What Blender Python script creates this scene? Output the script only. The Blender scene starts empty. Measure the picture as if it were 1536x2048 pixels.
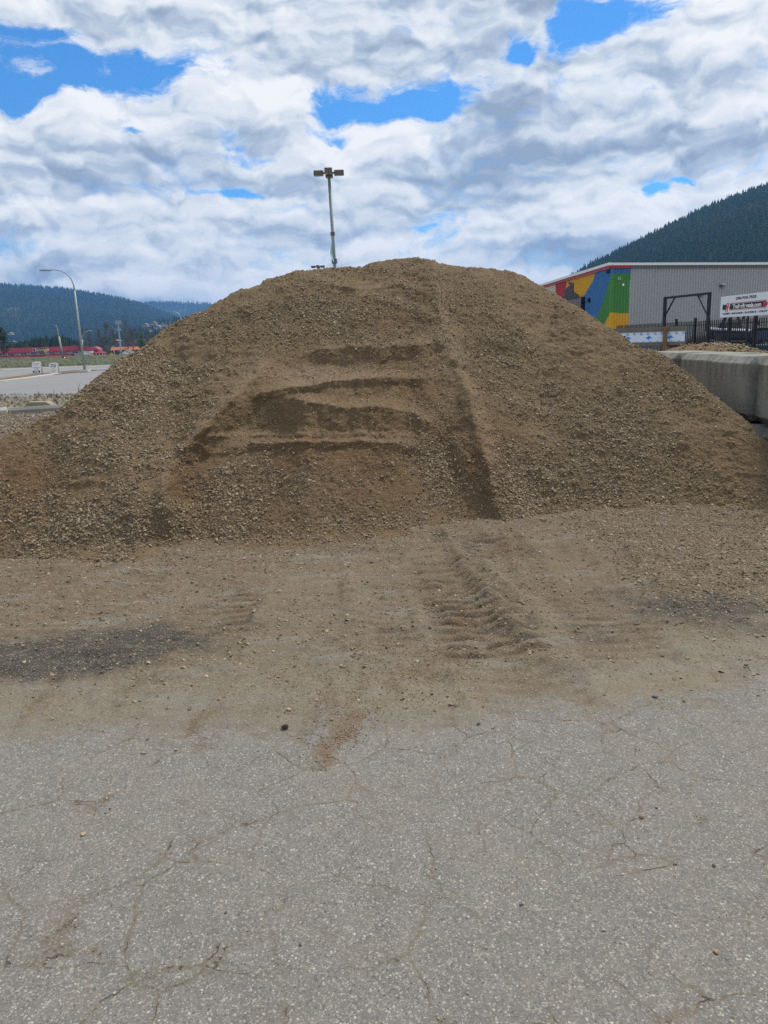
import bpy, bmesh, math, random
import numpy as np
from mathutils import Vector, Matrix, Euler

random.seed(7)
rng = np.random.default_rng(11)
SC = bpy.context.scene
COL = SC.collection
R = math.radians

# ------------------------------------------------------------------ camera
EYE, F = 1.75, 1547.0                       # eye height, focal length in photo pixels (1536 x 2048)
ROLL, PITCH = 0.033, math.atan(0.2207)
cr, sr, cp, sp = math.cos(ROLL), math.sin(ROLL), math.cos(PITCH), math.sin(PITCH)
FWD = np.array([0, cp, -sp]); RGT = np.array([1., 0, 0]); UPV = np.array([0, sp, cp])
CR = cr*RGT - sr*UPV; CU = sr*RGT + cr*UPV
cam_d = bpy.data.cameras.new('camera'); cam = bpy.data.objects.new('camera', cam_d); COL.objects.link(cam)
cam.matrix_world = Matrix([[CR[0], CU[0], -FWD[0], 0], [CR[1], CU[1], -FWD[1], 0], [CR[2], CU[2], -FWD[2], EYE], [0, 0, 0, 1]])
cam_d.sensor_fit = 'VERTICAL'; cam_d.sensor_height = 36.0; cam_d.lens = 36.0*F/2048
cam_d.clip_start = 0.05; cam_d.clip_end = 40000
SC.camera = cam

# ------------------------------------------------------------------ colour management
SC.view_settings.view_transform = 'Standard'; SC.view_settings.look = 'None'
SC.view_settings.gamma = 1; SC.view_settings.use_curve_mapping = False
SC.view_settings.exposure = 0.46
SC.render.engine = 'CYCLES'
SC.cycles.max_bounces = 5; SC.cycles.diffuse_bounces = 3; SC.cycles.volume_bounces = 0
SC.cycles.use_adaptive_sampling = False; SC.cycles.use_denoising = False; SC.cycles.denoiser = 'OPENIMAGEDENOISE'; SC.cycles.denoising_input_passes = 'RGB_ALBEDO_NORMAL'; SC.cycles.denoising_prefilter = 'ACCURATE'

# ------------------------------------------------------------------ sun and sky
SUN_EL, SUN_AZ = R(58), R(46)               # azimuth clockwise from +Y (the view direction)
sd = bpy.data.lights.new('sun', 'SUN'); sd.energy = 3.0; sd.angle = R(10); sd.color = (1, .935, .83)
so = bpy.data.objects.new('sun', sd); COL.objects.link(so)
svec = Vector((math.sin(SUN_AZ)*math.cos(SUN_EL), math.cos(SUN_AZ)*math.cos(SUN_EL), math.sin(SUN_EL)))
so.rotation_euler = svec.to_track_quat('Z', 'Y').to_euler(); so.location = svec*60

def pix_dir(px, py):
    """world direction of photo pixel(s)"""
    u = (np.asarray(px, float)-768)/F; v = (1024-np.asarray(py, float))/F
    return FWD + u[..., None]*CR + v[..., None]*CU
def az_t(px, py):
    d = pix_dir(px, py); h = np.hypot(d[..., 0], d[..., 1])
    return np.arctan2(d[..., 0], d[..., 1]), -d[..., 2]/h
def to_pix(P):
    """photo pixel of world points"""
    Q = np.asarray(P, float)-np.array([0, 0, EYE]); w = np.maximum(Q @ FWD, 1e-3)
    return 768+F*(Q @ CR)/w, 1024-F*(Q @ CU)/w
def at(px, py, D):
    d = pix_dir(px, py); return np.array([0, 0, EYE])+d*(D/d[1])
def gnd(px, py, z=0.0):
    d = pix_dir(px, py); return np.array([0, 0, EYE])+d*((z-EYE)/d[2])
def zat(px, py, D): return float(at(px, py, D)[2])

class NT:
    """tiny node-tree writer"""
    def __init__(s, tree): s.t = tree; s.n = tree.nodes; s.l = tree.links
    def new(s, typ, **kw):
        n = s.n.new(typ)
        for k, v in kw.items(): setattr(n, k, v)
        return n
    def put(s, sock, v):
        if hasattr(v, 'is_output') or isinstance(v, bpy.types.NodeSocket): s.l.new(v, sock)
        elif isinstance(v, (tuple, list)) and len(v) == 3 and sock.type == 'RGBA': sock.default_value = (*v, 1)
        else: sock.default_value = v
    def m(s, op, a, b=None, c=None, clamp=False):
        n = s.new('ShaderNodeMath', operation=op); n.use_clamp = clamp
        for i, v in enumerate((a, b, c)):
            if v is not None: s.put(n.inputs[i], v)
        return n.outputs[0]
    def v(s, op, a, b=None, out=0, scale=None):
        n = s.new('ShaderNodeVectorMath', operation=op); s.put(n.inputs[0], a)
        if b is not None: s.put(n.inputs[1], b)
        if scale is not None: s.put(n.inputs['Scale'], scale)
        return n.outputs[out]
    def mix(s, f, a, b, blend='MIX'):
        n = s.new('ShaderNodeMix', data_type='RGBA', blend_type=blend); n.clamp_factor = True
        s.put(n.inputs[0], f); s.put(n.inputs[6], a); s.put(n.inputs[7], b); return n.outputs[2]
    def mr(s, x, a, b, c=0., d=1., smooth=True):
        n = s.new('ShaderNodeMapRange'); n.interpolation_type = 'SMOOTHSTEP' if smooth else 'LINEAR'
        s.put(n.inputs[0], x)
        for i, q in enumerate((a, b, c, d)): s.put(n.inputs[i+1], q)
        return n.outputs[0]
    def noise(s, vec, scale, detail=4, rough=.5, dist=0., col=False, two=False):
        n = s.new('ShaderNodeTexNoise', noise_dimensions='2D' if two else '3D'); s.put(n.inputs['Vector'], vec); s.put(n.inputs['Scale'], scale)
        n.inputs['Detail'].default_value = detail; n.inputs['Roughness'].default_value = rough; n.inputs['Distortion'].default_value = dist
        return n.outputs['Color' if col else 'Fac']
    def vor(s, vec, scale, feature='F1', rand=1.):
        n = s.new('ShaderNodeTexVoronoi', feature=feature); s.put(n.inputs['Vector'], vec); n.inputs['Scale'].default_value = scale
        n.inputs['Randomness'].default_value = rand
        return n.outputs
    def ramp(s, f, stops):
        n = s.new('ShaderNodeValToRGB'); s.put(n.inputs[0], f); e = n.color_ramp.elements
        while len(e) < len(stops): e.new(.5)
        for q, (p, c) in zip(e, stops): q.position = p; q.color = (*c, 1)
        return n.outputs[0]

w = bpy.data.worlds.new('World'); SC.world = w; w.use_nodes = True
T = NT(w.node_tree); T.n.clear()
sky = T.new('ShaderNodeTexSky', sky_type='NISHITA'); sky.sun_disc = False
sky.sun_elevation = SUN_EL; sky.sun_rotation = SUN_AZ; sky.air_density = 1.0; sky.dust_density = .3; sky.ozone_density = 2.5
tc = T.new('ShaderNodeTexCoord'); D_ = tc.outputs['Generated']
sx = T.new('ShaderNodeSeparateXYZ'); T.put(sx.inputs[0], D_); X, Y, Z = sx.outputs
hz = T.m('SQRT', T.m('ADD', T.m('MULTIPLY', X, X), T.m('MULTIPLY', Y, Y)))
el = T.m('DIVIDE', Z, T.m('MAXIMUM', hz, .02))
elc = T.m('MAXIMUM', el, 0.0)
az = T.m('ARCTAN2', X, Y)
def noise2(*a, **k): return T.noise(*a, two=True, **k)
# cloud layer seen in perspective: coordinates of the point where the view ray meets the layer
den = T.m('ADD', T.m('MAXIMUM', Z, 0.), .10)
cmb = T.new('ShaderNodeCombineXYZ'); T.put(cmb.inputs[0], T.m('DIVIDE', X, den)); T.put(cmb.inputs[1], T.m('DIVIDE', Y, den)); P0 = cmb.outputs[0]
qv = T.new('ShaderNodeCombineXYZ'); T.put(qv.inputs[0], az); T.put(qv.inputs[1], el); Q0 = qv.outputs[0]
warp = T.v('SUBTRACT', noise2(Q0, 10., 4, .55, col=True), (.5, .5, .5))
QW = T.v('ADD', Q0, T.v('MULTIPLY', warp, (.09, .045, 0)))
SQ = T.v('MULTIPLY', QW, (1., 2.1, 1.))      # clouds look wider than tall this low over the horizon
kx = 1.12
def blob(px, py, rx, ry, k=1.):
    a, t = az_t(np.array(px), np.array(py))
    dv = T.v('MULTIPLY', T.v('SUBTRACT', QW, (float(a), float(-t), 0)), (F/rx*kx, F/ry*kx, 0))
    ln = T.v('LENGTH', dv, out=1)
    return T.m('MULTIPLY', T.mr(ln, 1.5, .2), k)
def addall(xs):
    r = xs[0]
    for x in xs[1:]: r = T.m('ADD', r, x)
    return r
gaps = addall([blob(40, 130, 110, 70), blob(140, 150, 80, 40, .8), blob(270, 145, 120, 42), blob(20, 185, 60, 30, .8), blob(700, 195, 85, 34), blob(860, 195, 105, 45), blob(800, 215, 90, 28, .9),
               blob(1040, 100, 45, 32), blob(1150, 60, 55, 55), blob(1190, 25, 60, 40, .8), blob(1285, 38, 95, 38), blob(455, 290, 50, 30, .45), blob(500, 322, 60, 18, .5), blob(470, 385, 70, 10, .8), blob(610, 262, 70, 16, .7), blob(690, 272, 40, 12, .7),
               blob(270, 268, 30, 8, .7), blob(1345, 375, 26, 16), blob(1395, 350, 30, 8, .8), blob(820, 455, 40, 8, .5), blob(425, 262, 36, 18, .5), blob(655, 232, 60, 14, .8), blob(60, 65, 90, 14, .7), blob(1050, 112, 40, 24, .6), blob(70, 140, 36, 26, -.75), blob(205, 140, 60, 14, -.5), blob(750, 192, 40, 22, -.55), blob(1065, 95, 14, 14, -.5)])
def billow(vec, scale, det=3., rough=.5):
    n = T.new('ShaderNodeTexVoronoi', feature='F1', voronoi_dimensions='2D'); T.put(n.inputs['Vector'], vec); n.inputs['Scale'].default_value = scale
    n.inputs['Detail'].default_value = det; n.inputs['Roughness'].default_value = rough; n.normalize = True
    return T.m('SUBTRACT', 1., n.outputs['Distance'])
fb = noise2(SQ, 6.5, 6, .52)
bw = billow(SQ, 11., 2., .5)
fine = noise2(SQ, 22., 6, .66)
far_gap = T.mr(noise2(P0, .55, 5, .55), .60, .72)      # the same broken cloud goes on outside the frame
inframe = T.mr(T.m('ABSOLUTE', az), .55, .75, 1., 0.)
inframe = T.m('MULTIPLY', inframe, T.mr(el, .42, .6, 1., 0.))
inframe = T.m('MULTIPLY', inframe, T.mr(Y, -.1, .1))
gapm = T.m('ADD', T.m('MULTIPLY', gaps, inframe), T.m('MULTIPLY', far_gap, T.m('SUBTRACT', 1., inframe)))
cov = addall([T.m('SUBTRACT', 1.0, T.m('MULTIPLY', gapm, 1.08)), T.m('MULTIPLY', T.m('SUBTRACT', fb, .5), 1.7), T.m('MULTIPLY', T.m('SUBTRACT', fine, .5), 1.3), T.m('MULTIPLY', T.m('SUBTRACT', bw, .62), .6)])
alpha = T.mr(T.m('ADD', cov, T.m('MULTIPLY', T.m('SUBTRACT', T.noise(SQ, 55., 5, .65, two=True), .5), .8)), -.02, .92)
# cloud shade: thick middles are grey, sunward rims are white
def relief(f, dx, dy): return T.m('SUBTRACT', f(SQ), f(T.v('ADD', SQ, (dx, dy, 0))))
rel = relief(lambda v: noise2(v, 6., 5, .5), .012, .06)
rel2 = relief(lambda v: billow(v, 11., 2., .5), .006, .022)
rel3 = T.m('SUBTRACT', fine, .5)
darks = addall([blob(1010, 350, 260, 75, 1.), blob(640, 60, 230, 70, .5), blob(870, 70, 260, 60, .6), blob(250, 385, 260, 60, .6), blob(560, 465, 240, 40, .7), blob(60, 500, 200, 50, .6), blob(1030, 215, 130, 50, .8), blob(1330, 160, 220, 70, .45), blob(1420, 250, 150, 50, .4), blob(1160, 510, 160, 40, .7), blob(130, 300, 170, 40, .3), blob(60, 540, 260, 25, .4)])
lights = addall([blob(1190, 100, 120, 45, .6), blob(730, 300, 200, 50, .4), blob(200, 215, 220, 45, .4), blob(1200, 430, 220, 35, .35), blob(400, 40, 260, 40, .35), blob(1400, 60, 160, 60, .4), blob(880, 470, 220, 30, .3), blob(330, 560, 160, 18, .4)])
low = noise2(SQ, 3.2, 4, .5)
shade = addall([T.m('MULTIPLY', rel, 1.4), T.m('MULTIPLY', rel2, 1.75), T.m('MULTIPLY', rel3, .6), T.m('MULTIPLY', T.m('SUBTRACT', low, .5), .9), T.m('MULTIPLY', T.m('SUBTRACT', lights, darks), T.m('MULTIPLY', inframe, .42)), T.m('MULTIPLY', T.m('SUBTRACT', fb, .5), -.5)])
shade = T.m('ADD', shade, .65)
thin = T.mr(cov, .3, 1.0, .18, 0.)
shade = T.m('ADD', shade, thin)
CL = T.ramp(shade, [(.0, (.235, .295, .39)), (.3, (.35, .415, .505)), (.60, (.55, .59, .635)), (1., (.72, .725, .73))])
# thin bright haze just above the horizon
CL = T.mix(T.mr(el, .0, .09, .35, 0.), CL, (.47, .53, .59))
SKYS = 0.10
blue = T.v('MULTIPLY', sky.outputs[0], (.30, .72, 1.08))
cl10 = T.v('SCALE', CL, scale=1.0/SKYS)
final = T.mix(alpha, blue, cl10)
bg = T.new('ShaderNodeBackground'); T.put(bg.inputs[0], final); bg.inputs[1].default_value = SKYS
wo = T.new('ShaderNodeOutputWorld'); T.l.new(bg.outputs[0], wo.inputs[0])
w.cycles.sampling_method = 'MANUAL'; w.cycles.sample_map_resolution = 512

# ------------------------------------------------------------------ helpers: noise, meshes, materials, tags
def _hash(ix, iy, iz, seed):
    h = (ix.astype(np.uint32)*np.uint32(374761393) + iy.astype(np.uint32)*np.uint32(668265263) + iz.astype(np.uint32)*np.uint32(2147483647) + np.uint32(seed*974711+13))
    h = (h ^ (h >> np.uint32(13)))*np.uint32(1274126177); h ^= h >> np.uint32(16)
    h = h*np.uint32(2246822519); h ^= h >> np.uint32(15)
    return h.astype(np.float64)/4294967295.0
def vnoise(P, seed=0):
    """3-D value noise, -1..1"""
    old = np.seterr(over='ignore')
    fl = np.floor(P); fr = P-fl; i = fl.astype(np.int64); f = fr*fr*fr*(fr*(fr*6-15)+10)
    r = 0
    for dx in (0, 1):
        wx = f[..., 0] if dx else 1-f[..., 0]
        for dy in (0, 1):
            wy = f[..., 1] if dy else 1-f[..., 1]
            for dz in (0, 1):
                wz = f[..., 2] if dz else 1-f[..., 2]
                r = r+wx*wy*wz*_hash(i[..., 0]+dx, i[..., 1]+dy, i[..., 2]+dz, seed)
    np.seterr(**old)
    return r*2-1
def fbm(P, scale, octv=4, seed=0, gain=.5):
    P = np.asarray(P, float)*scale; a = 1.; s = 0.; tot = 0.
    for k in range(octv):
        s = s+a*vnoise(P+17.3*k, seed+k); tot += a; a *= gain; P = P*2.03
    return s/tot
def sstep(a, b, x):
    t = np.clip((x-a)/(b-a), 0, 1); return t*t*(3-2*t)
def curve(pts, key=0):
    a = np.array(sorted(pts, key=lambda p: p[key]), float)
    return (lambda q: np.interp(q, a[:, 0], a[:, 1])) if key == 0 else (lambda q: np.interp(q, a[:, 1], a[:, 0]))

def tag(o, label=None, cat=None, group=None, kind=None):
    if label: o['label'] = label
    if cat: o['category'] = cat
    if group: o['group'] = group
    if kind: o['kind'] = kind
    return o
def empty(name, loc=(0, 0, 0), rz=0., label=None, cat=None, group=None):
    o = bpy.data.objects.new(name, None); COL.objects.link(o); o.location = tuple(float(q) for q in loc); o.rotation_euler = (0, 0, rz); o.empty_display_size = .2
    return tag(o, label, cat, group)
def link(name, me, material=None, parent=None):
    o = bpy.data.objects.new(name, me); COL.objects.link(o)
    if material is not None and not me.materials: me.materials.append(material)
    if parent is not None: o.parent = parent
    return o
class MB:
    """collects shapes into ONE mesh"""
    def __init__(s): s.v = []; s.f = []
    def add(s, vs, fs):
        b = len(s.v); s.v += [tuple(float(c) for c in q) for q in vs]; s.f += [tuple(b+i for i in q) for q in fs]; return s
    def box(s, c, d, rot=None, bev=0.):
        x, y, z = (q/2 for q in d); c = Vector([float(q) for q in c])
        if bev > 0:
            bm = bmesh.new(); bmesh.ops.create_cube(bm, size=1.)
            for q in bm.verts: q.co = Vector((q.co.x*d[0], q.co.y*d[1], q.co.z*d[2]))
            bmesh.ops.bevel(bm, geom=bm.edges[:], offset=bev, segments=1, affect='EDGES'); bm.verts.ensure_lookup_table()
            vs = [q.co.copy() for q in bm.verts]; fs = [tuple(q.index for q in f.verts) for f in bm.faces]; bm.free()
        else:
            vs = [Vector((i, j, k)) for i in (-x, x) for j in (-y, y) for k in (-z, z)]
            fs = [(0, 1, 3, 2), (4, 6, 7, 5), (0, 4, 5, 1), (2, 3, 7, 6), (0, 2, 6, 4), (1, 5, 7, 3)]
        if rot is not None: vs = [rot @ q for q in vs]
        return s.add([q+c for q in vs], fs)
    def tube(s, pts, rad, n=8, cap=True):
        pts = [Vector([float(c) for c in q]) for q in pts]; rad = rad if isinstance(rad, (list, tuple)) else [rad]*len(pts)
        vs = []; up = None
        for i, p in enumerate(pts):
            t = (pts[min(i+1, len(pts)-1)]-pts[max(i-1, 0)]).normalized()
            a = t.orthogonal().normalized() if up is None else (up-t*up.dot(t)).normalized()
            up = a; b = t.cross(a)
            vs += [p+(a*math.cos(2*math.pi*k/n)+b*math.sin(2*math.pi*k/n))*rad[i] for k in range(n)]
        fs = [(i*n+k, i*n+(k+1) % n, (i+1)*n+(k+1) % n, (i+1)*n+k) for i in range(len(pts)-1) for k in range(n)]
        if cap: fs += [tuple(range(n-1, -1, -1)), tuple(range((len(pts)-1)*n, len(pts)*n))]
        return s.add(vs, fs)
    def prism(s, poly, o, ex, ey, depth):
        """polygon in the plane (o, ex, ey), given thickness along ex x ey"""
        o, ex, ey = (Vector([float(c) for c in q]) for q in (o, ex, ey)); nn = ex.cross(ey).normalized()*depth
        a = [o+ex*x+ey*y for x, y in poly]; n = len(a)
        return s.add(a+[q+nn for q in a], [tuple(range(n-1, -1, -1)), tuple(range(n, 2*n))]+[(i, (i+1) % n, n+(i+1) % n, n+i) for i in range(n)])
    def mesh(s, name):
        me = bpy.data.meshes.new(name); me.from_pydata(s.v, [], s.f); me.update()
        bm = bmesh.new(); bm.from_mesh(me); bmesh.ops.recalc_face_normals(bm, faces=bm.faces); bm.to_mesh(me); bm.free(); return me
    def build(s, name, material, parent=None, smooth=False):
        me = s.mesh(name)
        if smooth: me.polygons.foreach_set('use_smooth', [True]*len(me.polygons))
        return link(name, me, material, parent)
def grid_mesh(name, V, attrs=None, smooth=True, closed=False):
    """mesh from an (n, m, 3) array of points"""
    n, m = V.shape[:2]; idx = np.arange(n*m).reshape(n, m)
    q = np.stack([idx[:-1, :-1], idx[1:, :-1], idx[1:, 1:], idx[:-1, 1:]], -1).reshape(-1, 4)
    return raw_mesh(name, V.reshape(-1, 3), q, attrs, smooth)
def raw_mesh(name, V, q, attrs=None, smooth=True):
    me = bpy.data.meshes.new(name); k = q.shape[1]
    me.vertices.add(len(V)); me.vertices.foreach_set('co', np.ascontiguousarray(V, dtype=np.float32).ravel())
    me.loops.add(q.size); me.loops.foreach_set('vertex_index', np.ascontiguousarray(q, dtype=np.int32).ravel())
    me.polygons.add(len(q)); me.polygons.foreach_set('loop_start', np.arange(0, q.size, k, dtype=np.int32))
    me.update(calc_edges=True)
    if smooth: me.polygons.foreach_set('use_smooth', np.ones(len(q), dtype=bool))
    for nm, a in (attrs or {}).items():
        at_ = me.attributes.new(nm, 'FLOAT', 'POINT'); at_.data.foreach_set('value', np.ascontiguousarray(a, dtype=np.float32).ravel())
    return me

MATS = {}
def mat(name, col, rough=.7, var=.12, scale=6., metal=0., bump=0., spec=.3, coat=0.):
    """plain procedural material: base colour broken up by noise in two sizes"""
    if name in MATS: return MATS[name]
    m = bpy.data.materials.new(name); m.use_nodes = True; t = NT(m.node_tree); b = t.n['Principled BSDF']
    co = t.new('ShaderNodeTexCoord').outputs['Object']
    n1 = t.noise(co, scale, 5, .6); n2 = t.noise(co, scale*9, 4, .6)
    f = t.m('ADD', t.m('MULTIPLY', t.m('SUBTRACT', n1, .5), var*2.4), t.m('ADD', t.m('MULTIPLY', t.m('SUBTRACT', n2, .5), var*1.2), 1.))
    t.put(b.inputs['Base Color'], t.v('SCALE', (*col,), scale=f))
    t.put(b.inputs['Roughness'], t.m('ADD', rough, t.m('MULTIPLY', t.m('SUBTRACT', n2, .5), .2), clamp=True))
    b.inputs['Metallic'].default_value = metal; b.inputs['Specular IOR Level'].default_value = spec; b.inputs['Coat Weight'].default_value = coat
    if bump:
        bp = t.new('ShaderNodeBump'); bp.inputs['Strength'].default_value = bump; bp.inputs['Distance'].default_value = .02; t.put(bp.inputs['Height'], n2); t.l.new(bp.outputs[0], b.inputs['Normal'])
    MATS[name] = m; return m

def make_text(name, s, size, material, parent, M, depth=.004, xscale=1., bold=0.):
    cu = bpy.data.curves.new(name, 'FONT'); cu.body = s; cu.size = size; cu.align_x = 'CENTER'; cu.align_y = 'CENTER'; cu.extrude = depth; cu.offset = bold
    to = bpy.data.objects.new(name, cu); COL.objects.link(to)
    me = bpy.data.meshes.new_from_object(to.evaluated_get(bpy.context.evaluated_depsgraph_get()))
    bpy.data.objects.remove(to); me.transform(M @ Matrix.Diagonal((xscale, 1, 1, 1))); me.name = name
    me.materials.clear(); return link(name, me, material, parent)

# scatter: real stones / trees instanced on points that know their size, turn, kind and tint
def hull_stone(seed, n=14):
    r = random.Random(seed); bm = bmesh.new()
    sx_, sy_, sz_ = r.uniform(.75, 1.2), r.uniform(.6, .95), r.uniform(.4, .75)
    for k in range(n):
        v = Vector((r.gauss(0, 1), r.gauss(0, 1), r.gauss(0, 1))).normalized()*r.uniform(.8, 1.05)
        bm.verts.new((v.x*sx_*.5, v.y*sy_*.5, v.z*sz_*.5))
    bmesh.ops.convex_hull(bm, input=bm.verts[:]); 
    for v in [v for v in bm.verts if not v.link_faces]: bm.verts.remove(v)
    me = bpy.data.meshes.new('stone'); bm.to_mesh(me); bm.free(); return me
def scatter(name, P, size, kind, tint, protos, material, parent=None, rot=None, nz=1.):
    """one object: prototypes instanced on points by geometry nodes"""
    n = len(P); me = bpy.data.meshes.new(name); me.vertices.add(n); me.vertices.foreach_set('co', np.ascontiguousarray(P, np.float32).ravel())
    a = me.attributes.new('size', 'FLOAT', 'POINT'); a.data.foreach_set('value', np.ascontiguousarray(size, np.float32))
    a = me.attributes.new('pick', 'INT', 'POINT'); a.data.foreach_set('value', np.ascontiguousarray(kind, np.int32))
    a = me.attributes.new('tint', 'FLOAT', 'POINT'); a.data.foreach_set('value', np.ascontiguousarray(tint, np.float32))
    a = me.attributes.new('turn', 'FLOAT_VECTOR', 'POINT')
    if rot is None: rot = rng.uniform(0, 6.283, (n, 3))
    a.data.foreach_set('vector', np.ascontiguousarray(rot, np.float32).ravel())
    o = bpy.data.objects.new(name, me); COL.objects.link(o); me.materials.append(material)
    if parent is not None: o.parent = parent
    g = bpy.data.node_groups.new(name+'_nodes', 'GeometryNodeTree')
    g.interface.new_socket('Geometry', in_out='INPUT', socket_type='NodeSocketGeometry'); g.interface.new_socket('Geometry', in_out='OUTPUT', socket_type='NodeSocketGeometry')
    t = NT(g); gi = t.new('NodeGroupInput'); go = t.new('NodeGroupOutput')
    pc = bpy.data.collections.new(name+'_kinds')
    for k, pm in enumerate(protos):
        if not pm.materials: pm.materials.append(material)
        po = bpy.data.objects.new('%s_kind_%02d' % (name, k), pm); pc.objects.link(po)
    ci = t.new('GeometryNodeCollectionInfo'); ci.inputs['Collection'].default_value = pc; ci.inputs['Separate Children'].default_value = True; ci.inputs['Reset Children'].default_value = True
    def attr(nm, ty):
        q = t.new('GeometryNodeInputNamedAttribute', data_type=ty); q.inputs['Name'].default_value = nm; return q.outputs[0]
    mp = t.new('GeometryNodeMeshToPoints'); t.l.new(gi.outputs[0], mp.inputs[0])
    ip = t.new('GeometryNodeInstanceOnPoints'); t.l.new(mp.outputs[0], ip.inputs['Points']); t.l.new(ci.outputs[0], ip.inputs['Instance'])
    ip.inputs['Pick Instance'].default_value = True; t.l.new(attr('pick', 'INT'), ip.inputs['Instance Index'])
    er = t.new('FunctionNodeEulerToRotation'); t.l.new(attr('turn', 'FLOAT_VECTOR'), er.inputs[0]); t.l.new(er.outputs[0], ip.inputs['Rotation'])
    t.l.new(attr('size', 'FLOAT'), ip.inputs['Scale'])
    t.l.new(ip.outputs[0], go.inputs[0])
    md = o.modifiers.new('scatter', 'NODES'); md.node_group = g
    o['kind'] = 'stuff'; return o
STONES = [hull_stone(k, 12+k % 5) for k in range(14)]

def stone_mat(name, stops, hv=.25):
    m = bpy.data.materials.new(name); m.use_nodes = True; t = NT(m.node_tree); b = t.n['Principled BSDF']
    a = t.new('ShaderNodeAttribute', attribute_type='INSTANCER', attribute_name='tint')
    c = t.ramp(a.outputs['Fac'], stops); co = t.new('ShaderNodeTexCoord').outputs['Object']
    n = t.noise(co, 5., 4, .6)
    t.put(b.inputs['Base Color'], t.v('SCALE', c, scale=t.m('ADD', .75, t.m('MULTIPLY', n, .5))))
    b.inputs['Roughness'].default_value = .85; b.inputs['Specular IOR Level'].default_value = .25
    return m
# ================================================================== THE GROUND AND THE BIG GRAVEL PILE
# zone helpers work on the photo pixel that a ground point was surveyed at
def ell(px, py, cx, cy, rx, ry, ang=0.):
    c, s = math.cos(ang), math.sin(ang); dx, dy = px-cx, py-cy
    return np.exp(-(((dx*c+dy*s)/rx)**2+((-dx*s+dy*c)/ry)**2))

crest = curve([(-500, 1080), (-200, 975), (-80, 905), (0, 872), (60, 848), (105, 828), (150, 797), (180, 768), (215, 740), (240, 714), (290, 691), (330, 657), (380, 632), (430, 606), (470, 587), (520, 573), (560, 552), (600, 543), (640, 539), (670, 538),
               (720, 536), (740, 529), (780, 520), (815, 517), (835, 518), (850, 525), (900, 531), (930, 534), (985, 532), (1020, 542), (1055, 560), (1090, 577), (1130, 602), (1180, 632), (1230, 662), (1270, 687), (1310, 707), (1345, 727), (1390, 759), (1430, 792), (1470, 822), (1500, 848), (1536, 888), (1620, 960), (1800, 1040), (2000, 1090)])
foot = curve([(-500, 1165), (-100, 1150), (0, 1146), (150, 1143), (280, 1143), (340, 1126), (370, 1114), (500, 1116), (620, 1112), (740, 1102), (860, 1086), (920, 1075), (985, 1072), (1030, 1062), (1100, 1052), (1250, 1048), (1390, 1042), (1536, 1050), (1700, 1085), (2000, 1105)])
xR = curve([(866, 520), (870, 560), (880, 620), (893, 690), (928, 780), (958, 860), (982, 960), (1004, 1040), (1030, 1110)], 1)
xL = curve([(600, 640), (560, 700), (505, 755), (462, 795), (400, 860), (348, 925), (330, 1000), (345, 1070), (370, 1112)], 1)
NC, NR = 700, 330
a0, a1 = float(az_t(np.array(-330.), np.array(900.))[0]), float(az_t(np.array(1850.), np.array(900.))[0])
phi = np.linspace(a0, a1, NC)
def dirs(ph, t): return np.stack([np.sin(ph), np.cos(ph), -t], -1)
def t_of(cv):
    """pixel curve y(x) -> tan below horizon as a function of azimuth"""
    xs = np.linspace(-500, 2000, 1500); a, t = az_t(xs, cv(xs)); return np.interp(phi, a, t)
tf, tcr = t_of(foot), t_of(crest)
tcr = np.minimum(tcr, tf-.012)
tcr = tcr+.0022*fbm(np.stack([phi*60, phi*0, phi*0], -1), 1., 4, 3)
kk = np.linspace(0, 1, NR)[None, :]
TT = tf[:, None]+(tcr-tf)[:, None]*kk
PH = np.repeat(phi[:, None], NR, 1)
D3 = dirs(PH, TT)
PX, PY = to_pix(D3*5+np.array([0, 0, EYE]))
wob = 6*fbm(np.stack([PX/40, PX*0, PX*0], -1), 1., 3, 5)
# slope map (rise over run)
S = np.full_like(TT, .70)+.10*fbm(np.stack([PX/120, PY/90, PX*0], -1), 1., 3, 9)
S = S*(.16+.84*sstep(0, .17, kk))                       # the toe runs out gently
S = S*(1-.45*sstep(.93, 1., kk))                        # rounded crest
S0 = S.copy()
cutwin = sstep(-12, 25, PX-xL(PY))*sstep(-8, 22, xR(PY)-PX)
RIM = np.zeros_like(TT); FACE = np.zeros_like(TT)
LF = curve([(620, 660), (585, 700), (540, 745), (490, 785), (455, 830), (430, 880), (410, 930)], 1)
def scarp(pts, h, steep, ledge, ls, x0, x1, soft=25, jit=1.):
    global S
    top = curve(pts)(PX)+wob*jit; rag = 22*fbm(np.stack([PX/55, PY/25, PX*0+h], -1), 1., 3, 23); wn = sstep(-5, 70, PX-LF(PY)+rag+(0 if x0 > 440 else 60))*sstep(x1+soft+25, x1-soft-25, PX+rag)
    b = PY-top
    hh = h*(1+.35*fbm(np.stack([PX/70, PX*0+h, PX*0], -1), 1., 2, 21))
    S = S*(1-wn*(sstep(-2, 2, b)*sstep(hh+4, hh-3, b)))+steep*wn*(sstep(-2, 2, b)*sstep(hh+4, hh-3, b))
    RIM[...] += wn*np.exp(-((b+3)/4.)**2)*(.5+.9*fbm(np.stack([PX/9, PY/9, PX*0+h], -1), 1., 2, 25)); FACE[...] = np.maximum(FACE, wn*sstep(-2, 3, b)*sstep(hh+6, hh-4, b))
    lw = wn*sstep(-ledge-4, -ledge+4, b)*sstep(2, -2, b)
    S = S*(1-lw)+ls*lw
scarp([(430, 897), (500, 884), (560, 886), (640, 884), (720, 884), (820, 893), (870, 897)], 14, 2.5, 18, .10, 445, 830, 22, .5)
scarp([(440, 806), (470, 796), (560, 793), (620, 806), (690, 818), (760, 813), (830, 824), (875, 856)], 48, 1.6, 20, .18, 470, 868, 14, .5)
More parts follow.
